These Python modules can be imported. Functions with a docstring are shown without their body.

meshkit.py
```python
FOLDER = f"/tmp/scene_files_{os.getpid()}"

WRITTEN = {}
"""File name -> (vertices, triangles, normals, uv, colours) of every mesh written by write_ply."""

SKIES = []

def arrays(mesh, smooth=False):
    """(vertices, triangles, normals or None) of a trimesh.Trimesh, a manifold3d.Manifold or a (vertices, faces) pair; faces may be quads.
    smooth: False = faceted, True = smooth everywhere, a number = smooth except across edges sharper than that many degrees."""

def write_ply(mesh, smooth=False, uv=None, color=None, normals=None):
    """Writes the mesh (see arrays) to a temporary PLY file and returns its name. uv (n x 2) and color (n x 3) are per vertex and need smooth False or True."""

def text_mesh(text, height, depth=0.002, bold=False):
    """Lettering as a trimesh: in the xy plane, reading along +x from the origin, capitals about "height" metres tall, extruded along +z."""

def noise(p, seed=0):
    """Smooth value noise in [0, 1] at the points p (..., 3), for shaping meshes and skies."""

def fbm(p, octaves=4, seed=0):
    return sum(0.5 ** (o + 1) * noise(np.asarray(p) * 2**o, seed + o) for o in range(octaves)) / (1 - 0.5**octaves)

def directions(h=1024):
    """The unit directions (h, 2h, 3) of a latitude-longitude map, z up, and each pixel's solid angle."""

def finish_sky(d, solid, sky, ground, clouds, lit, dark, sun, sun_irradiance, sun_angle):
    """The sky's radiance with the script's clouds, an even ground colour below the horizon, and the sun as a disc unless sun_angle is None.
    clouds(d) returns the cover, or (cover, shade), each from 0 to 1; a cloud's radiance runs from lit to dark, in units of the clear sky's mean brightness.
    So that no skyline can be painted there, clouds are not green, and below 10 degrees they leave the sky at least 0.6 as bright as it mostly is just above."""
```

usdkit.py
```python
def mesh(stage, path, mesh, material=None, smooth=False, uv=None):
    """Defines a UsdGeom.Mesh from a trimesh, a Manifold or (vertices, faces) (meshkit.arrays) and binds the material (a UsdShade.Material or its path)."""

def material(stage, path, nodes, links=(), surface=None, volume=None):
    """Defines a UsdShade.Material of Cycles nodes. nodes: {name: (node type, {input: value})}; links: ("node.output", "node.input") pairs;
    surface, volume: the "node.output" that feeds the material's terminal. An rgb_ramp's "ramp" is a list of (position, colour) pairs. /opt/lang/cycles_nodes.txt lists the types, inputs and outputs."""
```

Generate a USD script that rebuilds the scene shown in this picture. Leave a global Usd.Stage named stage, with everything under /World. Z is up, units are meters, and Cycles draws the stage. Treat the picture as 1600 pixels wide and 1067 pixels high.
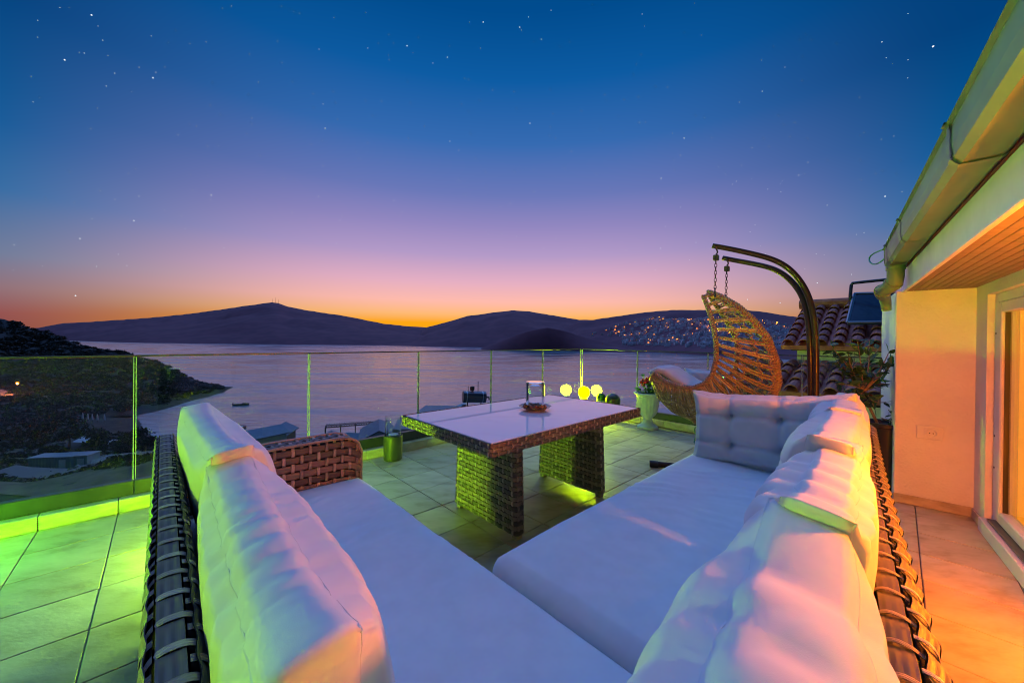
import math, random, numpy as np, trimesh, usdkit, meshkit
from pxr import Usd, UsdGeom, UsdLux, UsdShade, Gf, Sdf, Vt
from scipy.interpolate import griddata
rng = np.random.default_rng(11)
stage = Usd.Stage.CreateInMemory()
UsdGeom.SetStageUpAxis(stage, 'Z')
UsdGeom.Xform.Define(stage, '/World')
UsdGeom.Scope.Define(stage, '/World/Looks')
K = 1.15                                   # one working unit in metres
# ------------------------------------------------------------------ camera
FP, ROLL, PITCH, EYE = 575.0, 0.0105, -0.0035, 1.2
fwd = np.array([0, math.cos(PITCH), math.sin(PITCH)]); up0 = np.array([0, -math.sin(PITCH), math.cos(PITCH)]); rt0 = np.array([1.0, 0, 0])
RT = rt0*math.cos(ROLL) + up0*math.sin(ROLL); UP = up0*math.cos(ROLL) - rt0*math.sin(ROLL)
cam = UsdGeom.Camera.Define(stage, '/World/camera')
cam.CreateHorizontalApertureAttr(36.0); cam.CreateFocalLengthAttr(36.0*FP/1600); cam.CreateClippingRangeAttr(Gf.Vec2f(0.03, 60000))
M = np.eye(4); M[0,:3] = RT; M[1,:3] = UP; M[2,:3] = -fwd; M[3,:3] = [0, 0, EYE*K]
UsdGeom.Xformable(cam).AddTransformOp().Set(Gf.Matrix4d(*M.ravel().tolist()))
cam.CreateExposureAttr(0.0)
def ray(px, py): return fwd + (px-800)/FP*RT + (533.5-py)/FP*UP
def at(px, py, z): d = ray(px, py); t = (z-EYE)/d[2]; return np.array([0, 0, EYE]) + t*d
def atd(px, py, Y): d = ray(px, py); return np.array([0, 0, EYE]) + d*(Y/d[1])
# ------------------------------------------------------------------ sky
def lin(c): c = np.asarray(c, float)/255; return np.where(c < .04045, c/12.92, ((c+.055)/1.055)**2.4)
AZ = math.radians(-3.0)
def sky():
    el = lambda y, k=1.0: math.sin(math.atan((531-y)/FP*k))
    near = [(-1, (8,10,22)), (-.03, (90,60,50)), (0.0, (255,166,8)), (.046, (255,168,20)), (.068, (255,186,116)), (.102, (255,187,172)), (.152, (230,175,195)), (.223, (180,154,200)), (.294, (146,135,192)), (.365, (106,120,185)), (.467, (54,107,178)), (.573, (12,92,164)), (.664, (0,76,143)), (1, (0,60,118))]
    away = [(-1, (8,10,22)), (-.03, (50,36,46)), (0.0, (128,66,70)), (.035, (141,77,83)), (.076, (138,110,122)), (.1275, (104,122,153)), (.226, (41,107,162)), (.319, (0,90,152)), (.482, (0,65,125)), (1, (0,52,106))]
    pos = lambda s: [((a+.2)/1.2, lin(c)) for a, c in s if a > -.2] + [(0.0, lin((10,10,24)))]
    nd = {'tc': ('texture_coordinate', {}), 'sep': ('separate_xyz', {}), 'h': ('math', {'math_type': 'multiply_add', 'value2': 1/1.2, 'value3': .2/1.2}),
          'flat': ('vector_math', {'math_type': 'multiply', 'vector2': (1,1,0)}), 'nrm': ('vector_math', {'math_type': 'normalize'}),
          'dot': ('vector_math', {'math_type': 'dot_product', 'vector2': (math.sin(AZ), math.cos(AZ), 0)}),
          'f': ('map_range', {'range_type': 'smoothstep', 'from_min': .57, 'from_max': 1.0, 'clamp': True}),
          'far': ('map_range', {'range_type': 'smoothstep', 'from_min': -1.0, 'from_max': .4, 'to_min': .38, 'to_max': 1.0, 'clamp': True}),
          'rn': ('rgb_ramp', {'ramp': pos(near)}), 'ra': ('rgb_ramp', {'ramp': pos(away)}),
          'm': ('mix_color', {}), 'sc': ('vector_math', {'math_type': 'scale'}), 'k': ('math', {'math_type': 'multiply', 'value2': 10.0}),
          'st': ('sky_texture', {'sky_type': 'single_scattering', 'sun_disc': False, 'sun_elevation': -.035, 'sun_rotation': AZ, 'altitude': 50.0}),
          'add': ('mix_color', {'blend_type': 'add', 'fac': .03, 'use_clamp': False}), 'bg': ('background_shader', {'strength': .1})}
    lk = [('tc.generated','sep.vector'), ('sep.z','h.value1'), ('tc.generated','flat.vector1'), ('flat.vector','nrm.vector1'), ('nrm.vector','dot.vector1'), ('dot.value','f.value'), ('dot.value','far.value'),
          ('h.value','rn.fac'), ('h.value','ra.fac'), ('f.result','m.fac'), ('ra.color','m.a'), ('rn.color','m.b'), ('m.result','sc.vector1'), ('far.result','k.value1'), ('k.value','sc.scale'), ('sc.vector','add.a'), ('st.color','add.b'), ('add.result','bg.color')]
    m = usdkit.material(stage, '/World/Looks/sky', nd, lk, surface='bg.background')
    d = UsdLux.DomeLight.Define(stage, '/World/sky'); UsdShade.MaterialBindingAPI.Apply(d.GetPrim()).Bind(m)
    d.GetPrim().SetCustomDataByKey('kind', 'structure')
sky()
# added blue fill light from high up, lifting seats and floor
FILL_EL = math.radians(66)
fill_light = UsdLux.DistantLight.Define(stage, '/World/afterglow'); fill_light.CreateIntensityAttr(.40); fill_light.CreateAngleAttr(60); fill_light.CreateNormalizeAttr(True); fill_light.CreateColorAttr(Gf.Vec3f(.19, .36, 1.0))
def aim(prim, d):                          # -z along d
    z = -np.asarray(d, float); z /= np.linalg.norm(z); x = np.cross([0,0,1], z); x /= np.linalg.norm(x); y = np.cross(z, x)
    m = np.eye(4); m[0,:3] = x; m[1,:3] = y; m[2,:3] = z
    UsdGeom.Xformable(prim).AddTransformOp().Set(Gf.Matrix4d(*m.ravel().tolist()))
aim(fill_light, -np.array([math.sin(AZ)*math.cos(FILL_EL), math.cos(AZ)*math.cos(FILL_EL), math.sin(FILL_EL)]))
# ------------------------------------------------------------------ naming and tagging
used = {}
def numbered(path):
    k = used.get(path); used[path] = 0 if k is None else k+1
    return path if k is None else f'{path}_{k+1:03d}'
BASE = {}
def tag(p, label=None, cat=None, group=None, kind=None):
    p = p.GetPrim()
    for k, v in (('label', label), ('category', cat), ('group', group), ('kind', kind)):
        if v: p.SetCustomDataByKey(k, v)
    return p
def thing(name, base=(0,0,0), label=None, cat=None, group=None, kind=None, cls=False):
    path = numbered('/World/' + name)
    x = UsdGeom.Xform.Define(stage, path)
    b = np.asarray(base, float); BASE[path] = b
    x.AddTranslateOp().Set(Gf.Vec3d(*(b*K).tolist()))
    tag(x, label, cat, group, kind)
    return x.GetPrim()
def verts(m):
    if isinstance(m, (tuple, list)) and not isinstance(m, trimesh.Trimesh): m = trimesh.Trimesh(np.asarray(m[0], float), meshkit.arrays(m)[1], process=False)
    return m
def obj(name, m, mt, parent=None, smooth=False, label=None, cat=None, group=None, kind=None, uv=None):
    m = verts(m)
    if parent is None:
        path = numbered('/World/' + name); b = (m.bounds[0]+m.bounds[1])/2; b[2] = m.bounds[0][2]
    else:
        pp = str(parent.GetPath()); path = numbered(pp + '/' + name)
        top = '/'.join(pp.split('/')[:3]); b = BASE[top]
    BASE[path] = b
    mm = trimesh.Trimesh((np.asarray(m.vertices)-b)*K, m.faces, process=False)
    g = usdkit.mesh(stage, path, mm, mt, smooth=smooth, uv=uv)
    if parent is None: g.AddTranslateOp().Set(Gf.Vec3d(*(b*K).tolist()))
    tag(g, label, cat, group, kind)
    return g.GetPrim()
def copy(root, loc, rz=0, sc=1.0, label=None, group=None, name=None):
    was = root.GetCustomData()
    path = numbered('/World/' + (name or root.GetName().rstrip('0123456789').rstrip('_')))
    x = UsdGeom.Xform.Define(stage, path); x.AddTranslateOp().Set(Gf.Vec3d(*(np.asarray(loc)*K).tolist())); x.AddRotateZOp().Set(math.degrees(rz))
    if np.ndim(sc): x.AddScaleOp().Set(Gf.Vec3f(*map(float, sc)))
    elif sc != 1.0: x.AddScaleOp().Set(Gf.Vec3f(sc, sc, sc))
    p = x.GetPrim(); p.GetReferences().AddInternalReference(root.GetPath()); p.SetInstanceable(True)
    x.SetXformOpOrder(x.GetOrderedXformOps())
    tag(p, label or was.get('label'), was.get('category'), group or was.get('group'))
    return p
# ------------------------------------------------------------------ mesh helpers
cat = trimesh.util.concatenate
def basis(x, y):
    x = np.asarray(x, float); x = x/np.linalg.norm(x); y = np.asarray(y, float); y = y - x*(x@y); y = y/np.linalg.norm(y)
    return np.array([x, y, np.cross(x, y)])
def obox(c, ex, ey, ez, B=None, bev=0.0):
    """box at c with full sizes along the rows of B, edges bevelled"""
    if bev:
        h = np.array([ex, ey, ez])/2; p = []
        for s in np.ndindex(2,2,2):
            sg = np.array(s)*2-1
            for k in range(3):
                q = sg*(h-bev); q[k] = sg[k]*h[k]; p.append(q)
        m = trimesh.convex.convex_hull(np.array(p))
    else: m = trimesh.creation.box((ex, ey, ez))
    v = np.asarray(m.vertices)
    if B is not None: v = v @ B
    return trimesh.Trimesh(v + np.asarray(c), m.faces, process=False)
def tube(pts, r, n=8, closed=False, cap=True):
    p = np.asarray(pts, float); N = len(p); r = np.broadcast_to(r, (N,))
    t = (np.roll(p,-1,0)-np.roll(p,1,0)) if closed else np.gradient(p, axis=0)
    t /= np.linalg.norm(t, axis=1, keepdims=True)+1e-12
    a = np.zeros_like(p); ref = np.array([0,0,1.0]) if abs(t[0][2]) < .9 else np.array([1.0,0,0])
    for i in range(N):
        x = ref - t[i]*(ref@t[i]); x /= np.linalg.norm(x)+1e-12; a[i] = x; ref = x
    b = np.cross(t, a); ang = np.arange(n)*2*np.pi/n
    v = p[:,None] + r[:,None,None]*(np.cos(ang)[None,:,None]*a[:,None] + np.sin(ang)[None,:,None]*b[:,None])
    f = []
    for i in range(N if closed else N-1):
        j = (i+1) % N
        for k in range(n):
            l = (k+1) % n; f += [[i*n+k, i*n+l, j*n+l], [i*n+k, j*n+l, j*n+k]]
    v = v.reshape(-1,3)
    if cap and not closed:
        v = np.vstack([v, p[0], p[-1]]); c0, c1 = len(v)-2, len(v)-1
        for k in range(n):
            l = (k+1) % n; f += [[c0, l, k], [c1, (N-1)*n+k, (N-1)*n+l]]
    return trimesh.Trimesh(v, f, process=False)
def rod(a, b, r, n=8): return tube([a, b], r, n)
def lathe(prof, c=(0,0,0), n=32, flute=None):
    prof = np.asarray(prof, float); a = np.arange(n)*2*np.pi/n
    R = prof[:,0][:,None]*np.ones(n)
    if flute is not None: R = R*(1+np.asarray(flute)[:,None]*np.abs(np.cos(a*9))[None])
    v = np.stack([R*np.cos(a), R*np.sin(a), prof[:,1][:,None]*np.ones(n)], -1).reshape(-1,3) + np.asarray(c)
    f = []
    for i in range(len(prof)-1):
        for k in range(n):
            l = (k+1) % n; f += [[i*n+k, i*n+l, (i+1)*n+l], [i*n+k, (i+1)*n+l, (i+1)*n+k]]
    return trimesh.Trimesh(v, f, process=False)
def grid(P, closed=False):
    """(rows, cols, 3) points to a sheet"""
    P = np.asarray(P, float); R, C = P.shape[:2]; f = []
    i, j = np.meshgrid(np.arange(R-1), np.arange(C if closed else C-1), indexing='ij'); j2 = (j+1) % C
    a, b, c, d = i*C+j, i*C+j2, (i+1)*C+j2, (i+1)*C+j
    f = np.vstack([np.stack([a,b,c],-1).reshape(-1,3), np.stack([a,c,d],-1).reshape(-1,3)])
    return trimesh.Trimesh(P.reshape(-1,3), f, process=False)
def slab(P, thick, nrm=None):
    """sheet P given thickness along nrm (constant vector) with closed rim"""
    P = np.asarray(P, float); Q = P + np.asarray(nrm)*thick; R, C = P.shape[:2]
    A = grid(P); Bm = grid(Q); Bm.faces = Bm.faces[:, ::-1]
    idx = np.arange(R*C).reshape(R, C); loop = np.concatenate([idx[0,:], idx[1:,-1], idx[-1,-2::-1], idx[-2:0:-1,0]])
    V = np.vstack([A.vertices, Bm.vertices]); n = R*C; l2 = np.roll(loop, -1)
    f = np.vstack([A.faces, Bm.faces+n, np.stack([loop, loop+n, l2+n], 1), np.stack([loop, l2+n, l2], 1)])
    m = trimesh.Trimesh(V, f, process=False)
    return m
def ribbon(p, nr, w, t, closed=False):
    """flat strand along p, lying on surface normals nr; returns mesh and uv"""
    p = np.asarray(p, float); N = len(p)
    tg = (np.roll(p,-1,0)-np.roll(p,1,0)) if closed else np.gradient(p, axis=0)
    tg /= np.linalg.norm(tg, axis=1, keepdims=True)+1e-12
    sd = np.cross(tg, nr); sd /= np.linalg.norm(sd, axis=1, keepdims=True)+1e-12; nn = np.cross(sd, tg)
    prof = np.array([(-.5,0),(-.36,.5),(0,.62),(.36,.5),(.5,0),(0,-.5)])
    v = p[:,None] + prof[None,:,0,None]*w*sd[:,None] + prof[None,:,1,None]*t*nn[:,None]
    L = np.concatenate([[0], np.cumsum(np.linalg.norm(np.diff(p, axis=0), axis=1))])
    uv = np.stack([np.repeat(L[:,None], 6, 1), np.repeat((prof[:,0]+.5)[None], N, 0)], -1).reshape(-1,2)
    m = grid(v.reshape(N,6,3), closed=True)
    if closed:
        k = 6; a = (N-1)*k; f = []
        for q in range(k): l = (q+1) % k; f += [[a+q, a+l, l], [a+q, l, q]]
        m = trimesh.Trimesh(m.vertices, np.vstack([m.faces, f]), process=False)
    m.faces = m.faces[:, ::-1]
    return m, uv
def weave(parent, f, S, T, wh, wv, amp, mh, mv, closed=False, sub=4, th=.004, s0=0.0, names=('strand','strap'), hmask=None, mh2=None):
    """strands woven over the surface f(s, t): len(T) long strands cross len(S) straps"""
    S, T = np.asarray(S, float), np.asarray(T, float)
    def fr(s, t):
        e = 1e-3; p = f(s, t); ds = f(s+e, t)-f(s-e, t); dt = f(s, t+e)-f(s, t-e); n = np.cross(ds, dt); return p, n/(np.linalg.norm(n, axis=-1, keepdims=True)+1e-12)
    x = np.linspace(0 if closed else -.5, len(S) if closed else len(S)-.5, len(S)*sub+1)
    if closed: x = x[:-1]
    ds = S[1]-S[0]; xs = S[0]+x*ds
    for j, t in enumerate(T):
        p, n = fr(xs, np.full_like(xs, t)); off = amp*np.cos(np.pi*(x-j))
        m, uv = ribbon(p+n*off[:,None], n, wh, th, closed)
        obj(names[0], m, mh, parent, smooth=True, uv=uv)
    dT = T[1]-T[0]; y = np.linspace(-.5, len(T)-.5, len(T)*(sub+2)+1); yt = T[0]+y*dT
    for i, s in enumerate(S):
        p, n = fr(np.full_like(yt, s), yt); off = -amp*np.cos(np.pi*(y-i))+th*.2
        m, uv = ribbon(p+n*off[:,None], n, wv, th*.9)
        obj(names[1], m, mv, parent, smooth=True, uv=uv)
def rbox_grid(L, H, T, step):
    """surface grid of a box, merged, in [-1,1]^3 coordinates"""
    n = [max(6, int(round(d/step))) for d in (L, H, T)]; out = []
    for ax in range(3):
        u, w = [(1,2),(2,0),(0,1)][ax]
        a, b = np.linspace(-1,1,n[u]+1), np.linspace(-1,1,n[w]+1)
        for sg in (-1, 1):
            P = np.zeros((len(a), len(b), 3)); P[...,ax] = sg; P[...,u] = a[:,None]; P[...,w] = b[None]
            g = grid(P)
            if sg < 0: g.faces = g.faces[:, ::-1]
            out.append(g)
    m = cat(out); v = np.round(m.vertices, 7); uq, inv = np.unique(v, axis=0, return_inverse=True)
    return trimesh.Trimesh(uq, inv.reshape(-1)[m.faces], process=False)
def cushion(L, H, T, seed, step=.016, r=.02, bulge=.05, gusset=.02, pinch=.06, fold=.012, dens=9.0, slant=1.5, crown=0.0, tuft=None, sag=0.0):
    """stuffed box cushion in local axes x length, y height, z thickness (front +z); returns (mesh, seam lines)"""
    m = rbox_grid(L, H, T, step); q = np.asarray(m.vertices); x, y, z = q.T
    def shape(q):
        x, y, z = q.T
        h = np.array([L, H, T])/2; p = q*h
        inner = np.clip(p, -(h-r), h-r); d = p-inner; ln = np.linalg.norm(d, axis=1, keepdims=True)
        p = np.where(ln > 1e-9, inner + d/np.maximum(ln, 1e-9)*np.minimum(ln, r), p)
        fz = np.sqrt(np.clip((1-x**4)*(1-y**4), 0, 1)); fx = np.sqrt(np.clip((1-y**2)*(1-z**2), 0, 1)); fy = np.sqrt(np.clip((1-x**4)*(1-z**2), 0, 1))
        p[:,2] += z*fz*bulge*np.where(z > 0, 1.0, .5); p[:,0] += x*fx*gusset; p[:,1] += y*fy*gusset
        c = (np.abs(x)**6*np.abs(y)**6)
        p[:,0] += x*c*pinch*.6; p[:,1] += y*c*pinch*.6
        p[:,0] -= x*(1-np.abs(y)**1.5)*pinch*.25*(np.abs(x)); p[:,1] -= y*(1-np.abs(x)**2)*pinch*.18*np.abs(y)
        p[:,1] += crown*(1-x*x)*(y+1)/2; p[:,2] *= 1-.04*np.abs(x)**5
        if sag: p[:,1] -= sag*(1-x*x)*(y+1)/2
        return p
    p = shape(q)
    mm = trimesh.Trimesh(p, m.faces, process=False); nrm = np.asarray(mm.vertex_normals)
    if tuft:
        D = np.zeros(len(p)); U, V = p[:,0]/(L/2), p[:,1]/(H/2)
        for cx in tuft[0]: D += .018*np.exp(-((U-cx)/.05)**2)*(1-.3*V*V)
        for cy in tuft[1]: D += .016*np.exp(-((V-cy)/.07)**2)
        for cx in tuft[0]:
            for cy in tuft[1]: D += .045*np.exp(-(((U-cx)*L/H)**2+(V-cy)**2)/.022)
        p = p - (np.array([0,0,1.0])*(D*(z>.0)*np.clip(z,0,1))[:,None])
    cz = p[:,2]; warp = (meshkit.fbm(p*2.2+seed*1.7, 2, seed+9)-.5)
    big = meshkit.noise(np.stack([p[:,0]*3.2, p[:,1]*1.5, cz*2.5],1)+seed*4.7, seed+1)-.5
    ph1 = 2*np.pi*(p[:,0]*dens*1.35 + cz*slant*2.2 + big*1.9 + warp*.9 + .35*p[:,1]); ph2 = 2*np.pi*(p[:,0]*dens*2.3 - cz*slant*3.5 + big*3 + warp*2)
    r1 = 1-np.abs(np.sin(ph1/2))**.75; r2 = (1-np.abs(np.sin(ph2/2))**.8)
    m1 = np.clip(meshkit.noise(p*[4.0,2.2,3.0]+seed*5, seed+3)*1.9-.45, 0, 1); m2 = np.clip(meshkit.noise(p*[5,3,5]+seed*2.3, seed+4)*2.2-.8, 0, 1)
    edge = np.clip(y*.85+.35, .06, 1)
    p = p + nrm*((r1*fold*m1 + r2*fold*.5*m2)*edge + (meshkit.fbm(p*3.0+seed, 2, seed)-.5)*.018)[:,None]
    seams = []
    s = np.linspace(-1, 1, 40)
    for zz in (-1, 1):
        loop = np.vstack([np.stack([s, -np.ones(40), zz*np.ones(40)],1), np.stack([np.ones(40), s, zz*np.ones(40)],1)[1:], np.stack([s[::-1], np.ones(40), zz*np.ones(40)],1)[1:], np.stack([-np.ones(40), s[::-1], zz*np.ones(40)],1)[1:-1]])
        k = np.argmin(((q[None]-loop[:,None])**2).sum(-1), axis=1); k = k[np.concatenate([[True], np.diff(k) != 0])]
        seams.append(p[k] + nrm[k]*.001)
    return trimesh.Trimesh(p, m.faces, process=False), seams
def place(m, c, B): return trimesh.Trimesh(np.asarray(m.vertices) @ B + c, m.faces, process=False)
# ------------------------------------------------------------------ materials
def look(name, c1, c2=None, rough=.6, scale=6.0, bump=0.0, bscale=40.0, stretch=(1,1,1), detail=4.0, rot=(0,0,0), sheen=0.0, metal=0.0, spec=.5, rnd=0.0, coord='pos', lo=.35, hi=.65, rough2=None, **extra):
    c2 = c1 if c2 is None else c2
    nd = {'g': ('geometry', {}), 'mp': ('mapping', {'scale': stretch, 'rotation': rot}), 'n': ('noise_texture', {'scale': scale, 'detail': detail, 'roughness': .6}),
          'r': ('rgb_ramp', {'ramp': [(0, c1), (lo, c1), (hi, c2), (1, c2)]}), 'p': ('principled_bsdf', {'roughness': rough, 'metallic': metal, 'specular_ior_level': spec, 'sheen_weight': sheen, **extra})}
    lk = [('mp.vector','n.vector'), ('n.fac','r.fac')]
    if coord == 'pos': lk.append(('g.position','mp.vector'))
    else: nd['tc'] = ('texture_coordinate', {}); lk.append((f'tc.{coord}','mp.vector'))
    col = 'r.color'
    if rnd:
        nd['oi'] = ('object_info', {}); nd['mr'] = ('map_range', {'to_min': 1-rnd, 'to_max': 1+rnd}); nd['hs'] = ('hsv', {})
        lk += [('oi.random','mr.value'), ('mr.result','hs.value'), (col,'hs.color')]; col = 'hs.color'
    lk.append((col,'p.base_color'))
    if rough2 is not None:
        nd['rr'] = ('map_range', {'from_min': .3, 'from_max': .7, 'to_min': rough, 'to_max': rough2}); lk += [('n.fac','rr.value'), ('rr.result','p.roughness')]
    if bump:
        nd['bn'] = ('noise_texture', {'scale': bscale, 'detail': 3.0}); nd['b'] = ('bump', {'strength': bump, 'distance': .01})
        lk += [('mp.vector','bn.vector'), ('bn.fac','b.height'), ('b.normal','p.normal')]
    return usdkit.material(stage, '/World/Looks/'+name, nd, lk, surface='p.BSDF')
def emit(name, c, s): return usdkit.material(stage, '/World/Looks/'+name, {'e': ('emission', {'color': c, 'strength': s})}, [], surface='e.emission')
def wicker(name, c1, c2, rough=.5):
    nd = {'uv': ('texture_coordinate', {}), 'mp': ('mapping', {'scale': (1.5, 9, 1)}), 'n': ('noise_texture', {'scale': 4.0, 'detail': 3.0}), 'oi': ('object_info', {}),
          'w': ('wave_texture', {'wave_type': 'bands', 'bands_direction': 'y', 'scale': .95, 'distortion': .3}), 'ad': ('math', {'math_type': 'multiply_add', 'value2': .5}), 'r': ('rgb_ramp', {'ramp': [(0, c1), (.45, c1), (.75, c2), (1, c2)]}),
          'mo': ('math', {'math_type': 'multiply', 'value2': .55}), 'b': ('bump', {'strength': .6, 'distance': .002}), 'p': ('principled_bsdf', {'roughness': rough, 'specular_ior_level': .5})}
    lk = [('uv.UV','mp.vector'), ('mp.vector','n.vector'), ('uv.UV','w.vector'), ('oi.random','mo.value1'), ('n.fac','ad.value1'), ('mo.value','ad.value3'), ('ad.value','r.fac'), ('r.color','p.base_color'), ('w.fac','b.height'), ('b.normal','p.normal')]
    return usdkit.material(stage, '/World/Looks/'+name, nd, lk, surface='p.BSDF')
def pane(name, tint=(.93,.96,.945), gain=1.6):
    nd = {'f': ('fresnel', {'IOR': 1.5}), 'g': ('geometry', {}), 'inv': ('math', {'math_type': 'subtract', 'value1': 1.0}), 'm': ('math', {'math_type': 'multiply'}), 'k': ('math', {'math_type': 'multiply', 'value2': gain, 'use_clamp': True}),
          't': ('transparent_bsdf', {'color': tint}), 's': ('glossy_bsdf', {'roughness': 0.0, 'color': (1,1,1)}), 'x': ('mix_closure', {})}
    lk = [('g.backfacing','inv.value2'), ('f.fac','m.value1'), ('inv.value','m.value2'), ('m.value','k.value1'), ('k.value','x.fac'), ('t.BSDF','x.closure1'), ('s.BSDF','x.closure2')]
    return usdkit.material(stage, '/World/Looks/'+name, nd, lk, surface='x.closure')
def leafmat(name, c1, c2):
    nd = {'oi': ('object_info', {}), 'g': ('geometry', {}), 'n': ('noise_texture', {'scale': 14.0}), 'r': ('rgb_ramp', {'ramp': [(0, c1), (.3, c1), (.7, c2), (1, c2)]}), 'ad': ('math', {'math_type': 'multiply_add', 'value2': .5}),'hf': ('math', {'math_type': 'multiply', 'value2': .5}), 'p': ('principled_bsdf', {'roughness': .45}), 't': ('translucent_bsdf', {}), 'x': ('mix_closure', {'fac': .3})}
    lk = [('g.position','n.vector'), ('n.fac','ad.value1'), ('oi.random','hf.value1'), ('hf.value','ad.value3'), ('ad.value','r.fac'), ('r.color','p.base_color'), ('r.color','t.color'), ('p.BSDF','x.closure1'), ('t.BSDF','x.closure2')]
    return usdkit.material(stage, '/World/Looks/'+name, nd, lk, surface='x.closure')
def water():
    nd = {'g': ('geometry', {}), 'mp': ('mapping', {'scale': (.30,1.5,1), 'rotation': (0,0,.22)}), 'n': ('noise_texture', {'scale': .36, 'detail': 5.0, 'roughness': .66, 'distortion': .5}), 'mp2': ('mapping', {'scale': (.25,1,1), 'rotation': (0,0,.3)}), 'n2': ('noise_texture', {'scale': .05, 'detail': 4.0}),
          'sh': ('math', {'math_type': 'multiply_add', 'value2': .35}), 'r': ('rgb_ramp', {'ramp': [(0,(.03,.10,.14)), (.46,(.03,.10,.14)), (.76,(.17,.33,.38)), (1,(.17,.33,.38))]}), 'ro': ('map_range', {'from_min': .35, 'from_max': .65, 'to_min': .06, 'to_max': .30, 'clamp': True}),
          'b': ('bump', {'strength': .55, 'distance': .30}), 'p': ('principled_bsdf', {'ior': 1.5, 'specular_ior_level': 1.0})}
    lk = [('g.position','mp.vector'), ('mp.vector','n.vector'), ('g.position','mp2.vector'), ('mp2.vector','n2.vector'), ('n2.fac','sh.value1'), ('n.fac','sh.value3'), ('sh.value','r.fac'), ('r.color','p.base_color'), ('n2.fac','ro.value'), ('ro.result','p.roughness'), ('n.fac','b.height'), ('b.normal','p.normal')]
    return usdkit.material(stage, '/World/Looks/water', nd, lk, surface='p.BSDF')
HAZE = 9.0e-5
UANG, VANG = math.radians(46.45), math.radians(-43.55)
U3 = np.array([math.sin(UANG), math.cos(UANG), 0]); V3 = np.array([math.sin(VANG), math.cos(VANG), 0]); Z3 = np.array([0,0,1.0])
UVZ = np.array([U3, V3, Z3])
def AB(a, b, z=0): return np.multiply.outer(np.asarray(a, float), U3) + np.multiply.outer(np.asarray(b, float), V3) + np.multiply.outer(np.asarray(z, float)*np.ones_like(np.asarray(a, float)+np.asarray(b, float)), Z3)
def abox(a0, a1, b0, b1, z0, z1, bev=0.0): return obox(AB((a0+a1)/2, (b0+b1)/2, (z0+z1)/2), a1-a0, b1-b0, z1-z0, UVZ, bev)
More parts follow.
